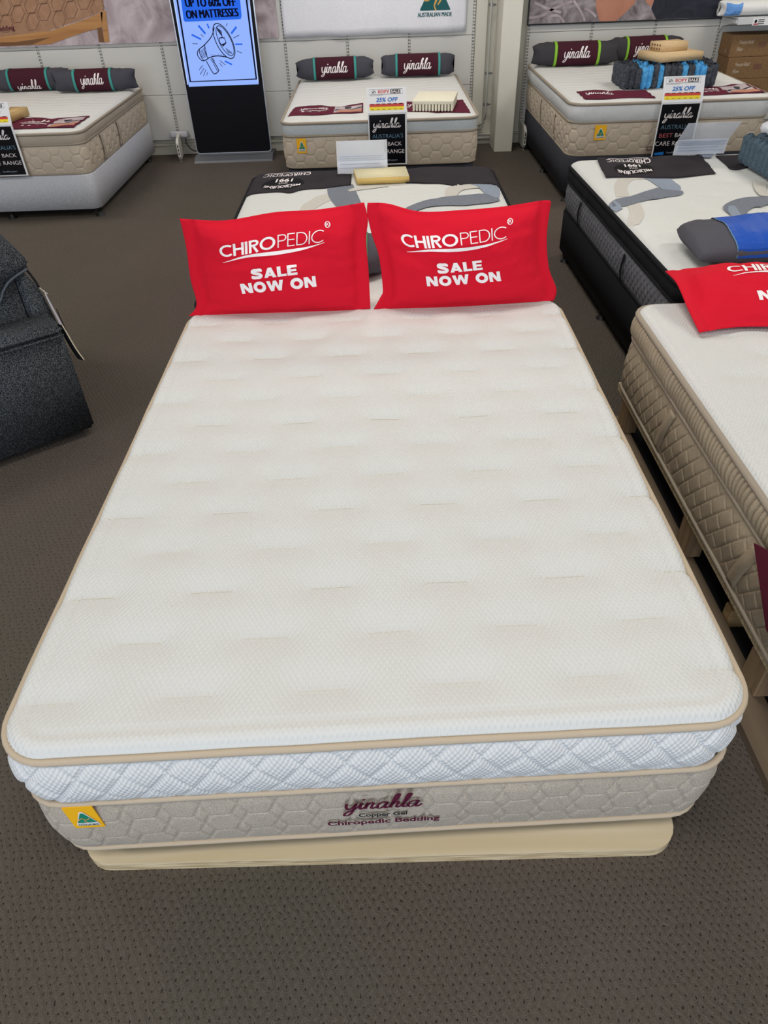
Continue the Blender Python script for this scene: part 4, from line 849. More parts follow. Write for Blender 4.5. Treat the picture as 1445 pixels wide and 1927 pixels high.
# pillow on the black bed: grey end, blue middle
def bolster(name, label, group, cx, cy, cz, length, ry, rz_, endmat, sleeve, slmat, ribs, ribmat, yaw=0.0, seed=2, pinch=.6, lettering=True, letter_span=.62, roll=.0, cat='pillow', letter_drop=0.0, endpow=4.5):
    t = thing(name, label, cat, (cx, cy, cz-rz_), yaw, group); nu, nv = 64, 36
    def shape(u, th, grow=0.0):
        e = np.clip((np.abs(u)-sleeve)/(1-sleeve), 0, 1); k = (1-e**endpow)**.5*(1-.25*e)+.012; kz = pinch*e**1.5+(1-e**1.5)*1.0
        yy = (ry*k+grow); zzv = rz_*(pinch+(1-pinch)*(1-e**3.5))+grow
        cz_ = np.sign(np.cos(th))*np.abs(np.cos(th))**.8; sz_ = np.sign(np.sin(th))*np.abs(np.sin(th))**.8
        wr = 1+.075*smoothn(u*2.2, th*.35, seed)*np.clip(e*3, 0, 1)+.012*smoothn(u*1.2, th*.3, seed+4)
        return u*length/2+np.sign(u)*length*.03*e**4*(np.abs(sz_)-.55), yy*cz_*wr, zzv*sz_*wr
    def place(x, y, z):
        cr, sr = math.cos(roll), math.sin(roll); c, s_ = math.cos(yaw), math.sin(yaw); zr = z*1.0; xr = x*cr-zr*sr; zr = x*sr+zr*cr
        return np.stack([cx+c*xr-s_*y, cy+s_*xr+c*y, cz+zr], -1)
    uu = np.concatenate([-1+.5*(1-np.cos(np.linspace(0, PI/2, 18, endpoint=False)))*2*(1-sleeve)*.5*2*.5, np.linspace(-sleeve, sleeve, 20)]); uu = np.unique(np.concatenate([np.linspace(-1, -sleeve, 16), np.linspace(-sleeve, sleeve, 18), np.linspace(sleeve, 1, 16)]))
    th = np.linspace(0, 2*PI, nv, endpoint=False); U, TH = np.meshgrid(uu, th, indexing='ij'); x, y, z = shape(U, TH)
    F = grid_faces(len(uu), nv, False, True)+[tuple(range(nv))[::-1], tuple(range((len(uu)-1)*nv, len(uu)*nv))]; ob('pillow_body', place(x, y, z).reshape(-1, 3), F, endmat, t)
    def ring(nm, u0, u1, grow, mat):
        U, TH = np.meshgrid(np.linspace(u0, u1, 14 if u1-u0 > .2 else 3), th, indexing='ij'); x, y, z = shape(U, TH, grow); n = U.shape[0]
        Ui, _ = U, TH; x2, y2, z2 = shape(U, TH, grow-.004); V = np.concatenate([place(x, y, z).reshape(-1, 3), place(x2, y2, z2).reshape(-1, 3)]); m = n*nv
        F = grid_faces(n, nv, False, True)+[tuple(i+m for i in f[::-1]) for f in grid_faces(n, nv, False, True)]
        for b in (0, n-1): F += [(b*nv+j, b*nv+(j+1) % nv, b*nv+(j+1) % nv+m, b*nv+j+m) for j in range(nv)]
        return ob(nm, V, F, mat, t)
    if slmat: ring('sleeve', -sleeve*.97, sleeve*.97, .004, slmat)
    for a, b in ribs: ring('ribbon', a, b, .0065, ribmat)
    def sfn(off):
        def f(P):   # P: x in length units (m), arc height about the front (m)
            u = P[:, 0]/(length/2); th = -PI/2-0  # front is -y
            a = P[:, 1]/((ry+rz_)/2); x, y, z = shape(u, PI-a, .004+off); return place(x, y, z)
        return f
    if lettering:
        w_ = sleeve*length*letter_span; d = D2(); d.script(-w_/2, w_/2, -.016-letter_drop, .033, .19); d.build('script_lettering', sfn(.003), mk['white_print'], t, .02, label='white script lettering')
    return t, sfn
bolster('rolled_pillow', 'charcoal rolled pillow with teal ribbons, left one on the middle back bed', 'rolled pillows', -.335, 6.80, .735, .70, .085, .083, mk['charcoal'], .56, mk['maroon_sleeve'], [(-.56, -.50), (.50, .56)], mk['teal'], .03, 2)
bolster('rolled_pillow', 'charcoal rolled pillow with teal ribbons, right one on the middle back bed', 'rolled pillows', .425, 6.82, .737, .66, .085, .083, mk['charcoal'], .62, mk['maroon_sleeve'], [(-.62, -.56), (.56, .62)], mk['teal'], -.02, 6, pinch=.75)
bolster('rolled_pillow', 'charcoal rolled pillow with teal ribbons, right one on the far left bed', 'rolled pillows', -2.52, 6.70, .724, .74, .085, .083, mk['charcoal'], .45, mk['maroon_sleeve'], [(-.47, -.41), (.41, .47)], mk['teal'], .03, 4, pinch=.85)
bolster('rolled_pillow', 'charcoal rolled pillow with teal ribbons, cut off by the left edge of the photo', 'rolled pillows', -3.17, 6.87, .724, .72, .085, .083, mk['charcoal'], .50, mk['maroon_sleeve'], [(-.52, -.46), (.46, .52)], mk['teal'], .02, 9, pinch=.85, letter_drop=.05)
bolster('rolled_pillow', 'charcoal rolled pillow with lime ribbons, left one on the back right bed', 'rolled pillows', 1.835, 6.69, .798, .76, .09, .088, mk['charcoal2'], .50, mk['maroon_sleeve'], [(-.53, -.47), (.47, .53)], mk['lime'], -.02, 3, pinch=.7)
bolster('rolled_pillow', 'charcoal rolled pillow with lime ribbons behind the blue and grey spring block', 'rolled pillows', 2.50, 6.87, .798, .70, .09, .088, mk['charcoal2'], .50, mk['maroon_sleeve'], [(-.53, -.47), (.47, .53)], mk['lime'], .04, 5, pinch=.7)
# pillow end seen between the two red pillows
bolster('rolled_pillow', 'dark grey pillow end with green trim glimpsed between the two upright red pillows', 'rolled pillows', -.29, 2.45, .592, .72, .17, .068, mk['dgrey_fabric'], .66, mk['sign_black'], [(.69, .74)], plain('green_trim', srgb(70, 140, 90), .6), 0.0, 4, pinch=.8, lettering=False)
# blue pillow
PB = Pillow('blue_pillow', 'royal blue pillow with dark grey end lying on the black sided swirl mattress', None,
    [(1.355, 2.125, .635), (1.345, 2.23, .652), (1.345, 2.36, .655), (1.365, 2.45, .655)], [(2.05, 2.13, .64), (2.06, 2.33, .655), (2.05, 2.50, .66)],
    [(1.355, 2.125, .635), (1.55, 2.115, .635), (1.8, 2.12, .637), (2.05, 2.13, .64)], [(1.365, 2.45, .655), (1.44, 2.465, .655), (1.7, 2.48, .655), (2.05, 2.50, .66)], .075, (.0, .0), mk['dgrey_fabric'], 4, flat_back=.5, pw=(.36, .42))
d = D2(); d.rect(.215, .0, .95, 1.0); o = d.build('blue_sleeve', PB.fn(.004), mk['blue_fabric'], PB.t, .04)
d = D2(); d.ribbon([(.215, 0), (.215, 1)], .006); d.build('sleeve_edge', PB.fn(.0052), mk['sign_teal'], PB.t, .04)
d = D2(); d.ribbon([(.470, .93), (.492, .74)], [.013, .015]); d.ribbon([(.515, .93), (.74, .95)], .04); d.ribbon([(.52, .84), (.74, .855)], .025); d.ribbon([(.53, .985), (.70, .99)], .02); d.build('white_lettering', PB.fn(.0054), mk['white_print'], PB.t, .03)

# ------------------------------------------------------------------ runner cloths
def cloth(name, label, cat, group, quad, bed, mat, wave=.004, bow=(0, 0), n=(44, 18), lift=.003, seed=1, curl=0.0):
    """quad: near-left, near-right, far-right, far-left in world xy"""
    nl, nr, fr_, fl = (np.array(q_, float) for q_ in quad); nu, nv = n
    def bil(U, Vv):
        U = U[..., None]; Vv = Vv[..., None]; P = (1-U)*(1-Vv)*nl+U*(1-Vv)*nr+U*Vv*fr_+(1-U)*Vv*fl
        P = P.copy(); P[..., 1] += ((1-Vv[..., 0])*bow[0]+Vv[..., 0]*bow[1])*np.sin(U[..., 0]*PI*2.3+.5); return P
    def zf(P): return bed.top(P[..., 0], P[..., 1])+lift+wave*(1+smoothn(P[..., 0]*2.2, P[..., 1]*2.2, seed))
    U, Vv = np.meshgrid(np.linspace(0, 1, nu), np.linspace(0, 1, nv), indexing='ij'); P = bil(U, Vv); Z = zf(P)
    t = thing(name, label, cat, (P[..., 0].mean(), P[..., 1].mean(), Z.min()), 0, group)
    o = ob('cloth', np.concatenate([P, Z[..., None]], -1).reshape(-1, 3), grid_faces(nu, nv), mat, t); md = o.modifiers.new('s', 'SOLIDIFY'); md.thickness = .003; md.offset = -1
    def fn(off): 
        def f(Q): PP = bil(Q[:, 0], Q[:, 1]); return np.concatenate([PP, (zf(PP)+off)[:, None]], 1)
        return f
    return t, fn
def flip_text(d, body, u0, u1, v0, h, bold=0, asp=1.0, arc=0.0):
    """lettering that reads from the far side of the bed"""
    e = D2(); e.text(body, 0, 1, 0, 1, bold); Vv = np.concatenate(e.V); X, Y = Vv[:, 0], Vv[:, 1]
    d.add(np.stack([u1-X*(u1-u0), v0-Y*h+arc*(1-(2*X-1)**2)], 1), e.F)
def black_runner_print(t, fn, u0, u1):
    w_ = u1-u0
    d = D2(); d.ellipse((u0+u1)/2, .38, w_*.42, .27); d.build('oval_print', fn(.0012), mk['black_circle'], t, .04)
    d = D2(); c = (u0+u1)/2
    flip_text(d, 'CHIRO', c, u1, .90, .15, .025); flip_text(d, 'PEDIC', u0, c-.01*w_, .90, .15, -.005)
    d.ribbon(crom([(u0+.05*w_, .925), (c, .955), (u1-.02*w_, .93)], 8), .018)
    flip_text(d, '1991', c-.17*w_, c+.17*w_, .60, .15, .03); flip_text(d, 'SINCE', c-.09*w_, c+.09*w_, .42, .06, 0.0); flip_text(d, 'MELBOURNE', c-.36*w_, c+.36*w_, .35, .10, .02, 1, -.06); flip_text(d, 'MADE IN', c-.2*w_, c+.2*w_, .21, .05, 0.0)
    d.build('white_lettering', fn(.0022), mk['white_print'], t, .03)
t, fn = cloth('bed_runner', 'black printed bed runner on the middle swirl mattress, left of the cream foam', 'bed runner', 'black bed runners', [(-.790, 3.68), (-.135, 3.80), (-.135, 4.15), (-.75, 4.12)], CB, mk['black_cloth'], .004, seed=2)
black_runner_print(t, fn, .10, .58)
t, fn = cloth('bed_runner', 'plain black bed runner on the middle swirl mattress, right of the cream foam', 'bed runner', 'black bed runners', [(.20, 3.80), (.795, 3.70), (.75, 4.12), (.16, 4.15)], CB, mk['black_cloth'], .004, seed=4)
a = lambda px, py, z=.59: tuple(at_z(px, py, z)[:2])
t, fn = cloth('bed_runner', 'black printed bed runner on the right hand swirl mattress, left of the clear stand', 'bed runner', 'black bed runners', [a(1141, 337), a(1350, 331), a(1318, 293), a(1122, 300)], BB, mk['black_cloth'], .006, (.03, -.012), seed=3)
black_runner_print(t, fn, .08, .50)
t, fn = cloth('bed_runner', 'black bed runner under the slate spring sample on the right hand swirl mattress', 'bed runner', 'black bed runners', [a(1372, 316), a(1480, 314), a(1480, 288), a(1346, 294)], BB, mk['black_cloth'], .004, (-.01, .0), seed=6)
def maroon_print_(t, fn, photo, script, mirror=False):
    if photo:
        u0, u1 = photo
        d = D2(); d.rect(u0, .12, u1, .88); d.build('printed_photo', fn(.0012), mk['sheet_photo'], t, .04)
        d = D2(); d.poly([(u0, .12), (u1, .12), (u1, .42), (u0+.08, .34)]); d.build('printed_skin', fn(.0018), mk['skin_photo'], t, .04)
        d = D2(); d.ribbon(crom([(u0+.02, .30), (u0+.2*(u1-u0), .42), (u0+.6*(u1-u0), .44), (u1, .56)], 6), .05); d.ellipse((u0+u1)/2, .62, .05, .12, 14); d.build('printed_dark_shapes', fn(.0022), mk['navy_photo'], t, .04)
    u0, u1 = script; d = D2(); d.script(u0, u1, .55, .11, .16); 
    if photo:
        d.ribbon([(u0+.02, .42), (u1-.02, .44)], .03)
        for kx in (.1, .35, .65): d.rect(u0+kx*(u1-u0), .24, u0+(kx+.1)*(u1-u0), .32)
    d.build('white_lettering', fn(.0022), mk['white_print'], t, .03)
z6 = .645
t, fn = cloth('maroon_runner', 'maroon printed runner with a photo panel on the middle back bed, left of its sign', 'bed runner', 'maroon bed runners', [(-.64, 5.25), (-.068, 5.29), (-.07, 5.60), (-.61, 5.55)], KB, mk['maroon'], .003, (0, .03), seed=2); maroon_print_(t, fn, (.60, .98), (.12, .52))
t, fn = cloth('maroon_runner', 'maroon runner under the latex sample on the middle back bed', 'bed runner', 'maroon bed runners', [(.27, 5.25), (.735, 5.15), (.725, 5.62), (.27, 5.62)], KB, mk['maroon'], .003, (0, .02), seed=3); maroon_print_(t, fn, None, (.02, .45))
t, fn = cloth('maroon_runner', 'maroon printed runner with a photo panel on the far left bed', 'bed runner', 'maroon bed runners', [(-2.80, 5.19), (-2.245, 5.17), (-2.245, 5.55), (-2.80, 5.55)], GB, mk['maroon'], .004, (0, .02), seed=5); maroon_print_(t, fn, (.60, .98), (.16, .55))
t, fn = cloth('maroon_runner', 'plain maroon runner with white script on the back right bed, left of its sign', 'bed runner', 'maroon bed runners', [(1.575, 5.135), (2.085, 5.12), (2.10, 5.42), (1.58, 5.44)], LB, mk['maroon'], .003, (-.008, .01), seed=7); maroon_print_(t, fn, None, (.08, .50))
t, fn = cloth('maroon_runner', 'maroon printed runner with a photo panel at the right end of the back right bed', 'bed runner', 'maroon bed runners', [(2.44, 5.13), (2.915, 5.15), (2.91, 5.52), (2.46, 5.45)], LB, mk['maroon'], .003, (0, .02), seed=8); maroon_print_(t, fn, (.45, .95), (.05, .40))
# maroon cloth corner hanging on the right bed's side
V, F = prism_g([(.62, .44), (.50, .50), (.30, .50), (.30, .30), (.44, .30)], 1.012, 1.016, 'x')
tag(ob('maroon_cloth', V, F, mk['maroon'], None, False), 'maroon cloth corner hanging over the side of the ruched mattress at the right edge', 'cloth')

# ------------------------------------------------------------------ signs standing at the bed ends
def sale_sign(label, x0, x1, zb, zf, zt, y, lean_top=.05):
    t = thing('sale_sign', label, 'sign', ((x0+x1)/2, y, zb), 0, 'sale signs at the bed ends'); w_ = x1-x0
    V, F = box_g(x0, x1, y, y+.004, zb, zf); ob('lower_panel', V, F, mk['sign_white'], t, False)
    uz = np.array([0, lean_top, zt-zf]); n = np.array([[x0, y, zf], [x1, y, zf], [x1, y+lean_top, zt], [x0, y+lean_top, zt]]); n2 = n+np.array([0, .004, 0]); V = np.concatenate([n, n2])
    ob('upper_panel', V, [(0, 1, 2, 3), (7, 6, 5, 4), (0, 4, 5, 1), (1, 5, 6, 2), (2, 6, 7, 3), (3, 7, 4, 0)], mk['sign_white'], t, False)
    lo = planefn((x0, y, zb), (1, 0, 0), (0, 0, 1), 0.0); LO = lambda off: (lambda P: np.stack([x0+P[:, 0]*w_, np.full(len(P), y-off), zb+P[:, 1]*(zf-zb)], 1))
    UP = lambda off: (lambda P: np.stack([x0+P[:, 0]*w_, y+lean_top*P[:, 1]-off, zf+P[:, 1]*(zt-zf)], 1))
    d = D2(); d.rect(.03, .02, .955, .965); d.build('black_field', LO(.0008), mk['sign_black'], t)
    d = D2(); d.script(.13, .86, .72, .085, .2); d.build('script_lettering', LO(.0016), mk['white_print'], t)
    d = D2(); d.text("AUSTRALIA'S", .10, .90, .525, .075, -.008); d.build('blue_lettering', LO(.0016), mk['sign_teal'], t)
    d = D2(); d.text('BEST', .10, .44, .375, .07, -.008); d.build('red_lettering', LO(.0016), mk['sign_pink'], t)
    d = D2(); d.text('BACK', .50, .86, .375, .07, -.008); d.text('CARE', .04, .40, .225, .075, -.008); d.text('RANGE', .47, .93, .225, .075, -.008); d.build('white_lettering', LO(.0016), mk['white_print'], t)
    d = D2(); d.text('bedbuyer.', .38, .76, .075, .035, .0); d.build('grey_lettering', LO(.0016), mk['sign_grey'], t)
    d = D2(); d.poly([(.06, .05), (.3, .05), (.3, .11), (.06, .09)]); d.build('blue_mark', LO(.0016), mk['sign_blue'], t)
    d = D2(); d.ribbon([(.06, .74), (.90, .74), (.90, .94), (.06, .94)], .012, True); d.rect(.59, .765, .845, .915); d.ribbon(ell(.17, .84, .04, .06, .6, 14), .012, True); d.ribbon([(.12, .78), (.2, .88)], .02); d.ribbon([(.06, .695), (.4, .70)], .01); d.build('black_print', UP(.0008), mk['black_print'], t)
    d = D2(); d.text('EOFY', .28, .57, .785, .115, .03); d.build('red_print', UP(.0012), mk['sign_red'], t)
    d = D2(); d.text('SALE', .605, .83, .79, .10, .03); d.build('white_print', UP(.0014), mk['white_print'], t)
    d = D2(); d.text('25% OFF', .22, .76, .44, .165, .03, .12); d.build('blue_print', UP(.0012), mk['sign_blue'], t)
    d = D2(); d.rect(.05, .24, .93, .36); d.build('red_bar', UP(.0008), mk['sign_redbar'], t)
    d = D2(); d.rect(.05, .10, .93, .24); d.build('yellow_bar', UP(.0008), mk['sign_yel'], t)
    d = D2()
    for i in range(6): d.rect(.08+i*.145, .34, .17+i*.145, .37); d.rect(.09+i*.145, .135, .16+i*.145, .15)
    d.build('bar_print', UP(.0012), mk['maroon_print'], t)
sale_sign('white and black sale sign hung on the end of the middle back bed', -.030, .255, .333, .683, .834, 5.035)
sale_sign('white and black sale sign hung on the end of the back right bed', 2.105, 2.40, .32, .688, .842, 5.02)
sale_sign('white and black sale sign at the left edge, on the far left bed', -2.955, -2.655, .335, .685, .822, 5.075)

# ------------------------------------------------------------------ acrylic price holders
def bent_sheet(name, parent, prof, x0, x1, th, mat, skew=0.0):
    P = np.array(prof, float); n = len(P); V = []
    for k, (y, z) in enumerate(P):
        for x in (x0, x1): V.append((x, y, z))
        for x in (x0, x1): V.append((x, y+th, z))
    F = []
    for k in range(n-1):
        a = 4*k; b = a+4; F += [(a, a+1, b+1, b), (a+2, b+2, b+3, a+3), (a, b, b+2, a+2), (a+1, a+3, b+3, b+1)]
    F += [(0, 2, 3, 1), (4*n-4, 4*n-3, 4*n-1, 4*n-2)]; return ob(name, V, F, mat, parent, False)
def price_stand(label, x0, x1, prof, paper, foot):
    t = thing('price_stand', label, 'price holder', ((x0+x1)/2, prof[0][0], prof[0][1]), 0, 'clear price holders on the swirl mattresses')
    bent_sheet('acrylic_sheet', t, prof, x0, x1, .003, mk['acrylic']); bent_sheet('paper_insert', t, [(y+.004, z) for y, z in paper], x0+.006, x1-.006, .001, mk['paper'])
    (ya_, za_), (yb_, zb_) = paper[0], paper[-1]
    for k in range(5):
        q_ = .2+.15*k; d = D2(); d.rect(x0+.02, q_, x1-.02-.03*(k % 2), q_+.035)
        d.build('show_through_line', lambda P: np.stack([P[:, 0], np.interp(P[:, 1], np.linspace(0, 1, len(paper)), [a_[0] for a_ in paper])-.0045, np.interp(P[:, 1], np.linspace(0, 1, len(paper)), [a_[1] for a_ in paper])], 1), mk['sign_faint'], t)
    bent_sheet('support_leg', t, foot, x0+.02, x1-.02, .003, mk['acrylic'])
price_stand('small clear price holder with white paper behind the cream foam on the middle swirl mattress', -.225, .094, [(4.045, .528), (4.06, .60), (4.07, .64), (4.09, .708)], [(4.050, .53), (4.064, .60), (4.074, .638)], [(4.09, .708), (4.13, .53)])
price_stand('wide clear price holder with a tilted flap on the black sided swirl mattress', 1.85, 2.16, [(3.93, .600), (3.92, .655), (3.905, .69), (3.80, .80)], [(3.932, .602), (3.922, .655), (3.908, .688)], [(3.92, .655), (3.985, .66), (3.99, .58)])

# ------------------------------------------------------------------ foam samples
def slab(name, label, quad, z0, z1, top, side, cat='foam sample', bev=.002, lean=0.0):
    """quad near-left, near-right, far-right, far-left"""
    P = np.array(quad, float); V = np.concatenate([np.column_stack([P, np.full(4, z0)]), np.column_stack([P, np.full(4, z1)])])
    bm = bmesh.new(); vs = [bm.verts.new(v) for v in V]
    for f in ((3, 2, 1, 0), (4, 5, 6, 7), (0, 1, 5, 4), (1, 2, 6, 5), (2, 3, 7, 6), (3, 0, 4, 7)): bm.faces.new([vs[i] for i in f])
    bmesh.ops.bevel(bm, geom=list(bm.edges), offset=bev, segments=2, affect='EDGES'); bm.normal_update(); fm = [0 if f.normal.z > .5 else 1 for f in bm.faces]; V, F = bm_out(bm)
    return tag(ob(name, V, F, [top, side], None, True, fm=fm), label, cat)
slab('foam_block', 'cream foam block with yellow edge on the far end of the middle swirl mattress', [(-.097, 3.80), (.222, 3.81), (.208, 4.04), (-.122, 4.02)], .527, .563, mk['foam_cream'], mk['foam_yellow'])
# latex block with grooved edge
t = thing('latex_block', 'cream latex block with comb-like grooved edge on the middle back bed', 'foam sample', (.5, 5.5, .65))
V, F = box_g(-.155, .155, -.19, .19, .045, .07, .006); la = .18; pl = lambda V: rotz(V, -la)+np.array([.49, 5.40, .648]); ob('block_top', pl(V), F, mk['latex'], t)
gs = [box_g(-.155+.31*k/13+.003, -.155+.31*(k+1)/13-.004, -.19, .19, .0, .047, .004) for k in range(13)]
for g in gs: ob('groove_tooth', pl(g[0]), g[1], mk['latex'], t)
slab('foam_block', 'small kraft brown foam block on the far left bed beside its sign', [(-2.86, 5.42), (-2.79, 5.40), (-2.755, 5.66), (-2.90, 5.68)], .640, .70, mk['foam_box'], mk['foam_box'])
def pocket_g(c, r, h, seed, sq=1.0, crump=.12):
    nz, n = 10, 14; zs = np.linspace(0, h, nz); th = np.linspace(0, 2*PI, n, endpoint=False); Z, T = np.meshgrid(zs, th, indexing='ij')
    rr = r*(1+crump*smoothn(T*.5, Z*9, seed)*.8-.10*np.cos(Z/h*2*PI)*0)*(1-.55*np.exp(-((Z)/(h*.05))**2)-.55*np.exp(-((h-Z)/(h*.05))**2))
    V = np.stack([c[0]+rr*np.cos(T), c[1]+rr*np.sin(T)*sq, c[2]+Z+.01*smoothn(T*.4, Z*0, seed+1)*(Z/h)], -1).reshape(-1, 3); F = grid_faces(nz, n, False, True)+[tuple(range(n))[::-1], tuple(range((nz-1)*n, nz*n))]; return V, F
t = thing('pocket_spring_block', 'blue and dark grey pocket spring block on the back right bed behind its sign', 'spring sample', (2.28, 5.62, .70))
pat = 'DDDBBDBDDDBDBBDD'; xs = np.linspace(1.955, 2.62, 16)
for i, ch in enumerate(pat):
    for j in range(5):
        cc = rotz(np.array([[xs[i], 5.47+j*.072, .705]]), -.02, (2.28, 5.6))[0]; V, F = pocket_g(cc+np.array([RNG.uniform(-.004, .004), RNG.uniform(-.01, .01), 0]), .0255 if ch == 'B' else .0285, .150+RNG.uniform(-.012, .012), i*7+j, 1.35, .16)
        ob('spring_pocket', V, F, mk['spring_blue'] if ch == 'B' else mk['spring_dark'], t)
slab('foam_block', 'large flat tan foam slab on top of the blue and grey spring block', [(2.19, 5.47), (2.545, 5.56), (2.47, 5.80), (2.09, 5.72)], .872, .925, mk['foam_tan'], mk['foam_tan'])
t = slab('foam_block', 'small tan foam brick on top of the large foam slab', [(2.225, 5.575), (2.44, 5.63), (2.40, 5.77), (2.17, 5.71)], .926, .985, mk['foam_tan'], mk['foam_tan'])
V = []; d_ = np.array([2.17-2.225, 5.71-5.575]); 
gs = [tube_g([np.array([2.225+d_[0]*k, 5.575+d_[1]*k, .955+dz])+np.array([-.003, -.002, 0]), np.array([2.225+d_[0]*k, 5.575+d_[1]*k, .955+dz])+np.array([.004, .0, 0])], .007, 8) for k in (.2, .4, .6, .8) for dz in (-.012, .012)]
V, F = join(*gs); ob('air_holes', V, F, mk['groove_photo'], t)
# slate pocket spring sample on the black bed
t = thing('pocket_spring_block', 'slate grey pocket spring sample on the black sided mattress at the right edge', 'spring sample', (2.33, 3.6, .60))
for j in range(2):
    for k in range(9):
        p = np.array([2.185+j*.07+.012*k*0, 3.70-k*.058, .600]); V, F = pocket_g(p+np.array([.002*k, 0, 0]), .036, .155, 40+k+j*9, 1.0, .05); ob('spring_pocket', V, F, mk['spring_slate'], t)
V, F = pocket_g((2.36, 3.80, .60), .07, .20, 77, 1.0, .25)
tag(ob('wadding', V, F, plain('white_wadding', srgb(226, 228, 232), .95), None), 'white wadding lump beside the slate spring sample at the right edge', 'wadding')

# ------------------------------------------------------------------ shelf and boxes at back right
def carton(label, x0, x1, y0, y1, z0, z1, word=True):
    t = thing('cardboard_box', label, 'box', ((x0+x1)/2, (y0+y1)/2, z0), 0, 'kraft pillow boxes')
    V, F = box_g(x0, x1, y0, y1, z0, z1, .003, 1); ob('carton', V, F, mk['kraft'], t, False)
    f = lambda off: (lambda P: np.stack([x0+P[:, 0], np.full(len(P), y0-off), z0+P[:, 1]], 1)); h = z1-z0
    d = D2(); d.text('Pressure Relief', .07, .20, h*.60, .028, -.004, .18); d.text('Pillow', .06, .115, h*.28, .028, -.004, .18); d.build('white_print', f(.0012), mk['kraft_print'], t)
    d = D2(); d.rect(.245, h*.42, .32, h*.68); d.build('hand_hole', f(.001), mk['groove_photo'], t)
    d = D2(); d.ring(.05, h*.25, .008, .014, .003); d.build('side_mark', lambda P: np.stack([np.full(len(P), x0-.001), y0+.04+P[:, 0], z0+P[:, 1]], 1), mk['kraft_print'], t)
    d = D2(); d.ribbon([(.0, h*.02), (.0, h*.98)], .004); d.build('flap_seam', f(.0015), mk['groove_photo'], t)
carton('kraft pillow box at the top of the stack below the white shelf', 3.262, 3.72, 6.78, 7.03, .712, .880)
carton('kraft pillow box in the middle of the stack below the white shelf', 3.270, 3.73, 6.77, 7.03, .540, .710)
carton('kraft pillow box at the bottom of the stack below the white shelf', 3.30, 3.75, 6.76, 7.03, .37, .538)
V, F = box_g(3.32, 3.75, 6.79, 7.03, 0, .368, .004); tag(ob('display_stand', V, F, mk['shelf_white'], None, False), 'white stand carrying the stacked kraft boxes behind the back right bed', 'stand')
t = thing('wall_shelf', 'white metal wall shelf with pillow on it at the top right', 'shelf', (3.6, 6.87, 1.0))
V, F = box_g(3.235, 4.4, 6.70, 7.03, 1.000, 1.018, .003, 1); ob('shelf_board', V, F, mk['shelf_white'], t, False)
V, F = box_g(3.235, 4.4, 6.692, 6.70, .965, 1.018, .002, 1); ob('shelf_lip', V, F, mk['shelf_white'], t, False)
V, F = prism_g([(6.70, 1.0), (7.03, 1.0), (7.03, .89), (6.98, .93), (6.78, .97), (6.70, .975)], 3.222, 3.234, 'x'); ob('shelf_bracket', V, F, mk['shelf_white'], t, False)
px0 = at_y(1416, 42, 6.69)[0]
V, F = box_g(px0, px0+.20, 6.686, 6.691, .958, 1.008); o = ob('price_strip', V, F, mk['sign_white'], t, False)
sp = lambda off: (lambda P: np.stack([px0+P[:, 0], np.full(len(P), 6.686-off), .958+P[:, 1]], 1))
for k in range(3):
    d = D2(); d.rect(.045, .008+k*.014, .10, .015+k*.014); d.build('strip_lettering', sp(.0008), mk['black_print'], o)
d = D2(); d.ellipse(.025, .03, .012, .013, 16); d.build('strip_mark', sp(.0008), mk['black_print'], o)
d = D2(); d.rect(.008, .004, .05, .015); d.build('strip_red', sp(.0006), mk['sign_pink'], o)
t, _f = bolster('shelf_pillow', 'white pillow with a blue end lying on the white wall shelf', None, 3.51, 6.85, 1.076, .80, .14, .058, mk['pillow_white'], .80, None, [], None, .0, 3, pinch=.9, lettering=False, endpow=5)
d = D2(); d.poly([(-.385, -.07), (-.265, -.065), (-.25, .075), (-.29, .05), (-.33, .055), (-.38, .08)]); d.build('blue_panel', _f(.002), mk['pillow_blue'], t, .03)
px1 = at_y(1402, 7, 7.005)
t = thing('yellow_sign', 'yellow and white price sign on the wall above the shelf pillow, top right', 'sign', (px1[0]+.2, 7.005, px1[2]))
V, F = box_g(px1[0], px1[0]+.42, 7.005, 7.010, px1[2], px1[2]+.22); ob('sign_card', V, F, mk['sign_white'], t, False)
d = D2(); d.rect(px1[0]+.012, px1[2]+.02, px1[0]+.42, px1[2]+.22); d.build('yellow_field', wallfn(7.0042), plain('olive_yellow_ink', srgb(206, 200, 30), .5), t)
d = D2(); d.text('15', px1[0]+.075, px1[0]+.125, px1[2]+.012, .055, .02); d.build('white_numerals', wallfn(7.0036), mk['white_print'], t)

# ------------------------------------------------------------------ recliner at the left edge
K = np.array([-1.28, 1.94]); sv = np.array([-.806, -.592]); bv = np.array([-.592, .806])
def RL(V):   # local (a along the side, b away, z) -> world
    V = np.asarray(V, float); return np.column_stack([K[0]+V[:, 0]*sv[0]+V[:, 1]*bv[0], K[1]+V[:, 0]*sv[1]+V[:, 1]*bv[1], V[:, 2]])
def flipF(F): return [tuple(f)[::-1] for f in F]
rc = thing('recliner_armchair', 'dark grey tweed recliner armchair cut off by the left edge', 'armchair', (-1.8, 2.0, 0))
def soft(name, prof, b0, b1, mat, bev, parent=rc):
    V, F = prism_g(prof, b0, b1, 'y'); bm = bmesh.new(); vs = [bm.verts.new(v) for v in V]
    for f in F: bm.faces.new([vs[i] for i in f])
    bmesh.ops.recalc_face_normals(bm, faces=bm.faces); bmesh.ops.bevel(bm, geom=list(bm.edges), offset=bev, segments=3, affect='EDGES', clamp_overlap=True); V, F = bm_out(bm); return ob(name, RL(V), flipF(F), mat, parent)
soft('arm', [(.0, .035), (.95, .035), (.95, .50), (.0, .50)], 0.0, .17, mk['chair'], .012)
soft('arm_roll', [(-.006, .485), (.95, .475), (.95, .53), (.3, .535), (-.006, .525)], -.006, .18, mk['chair'], .018)
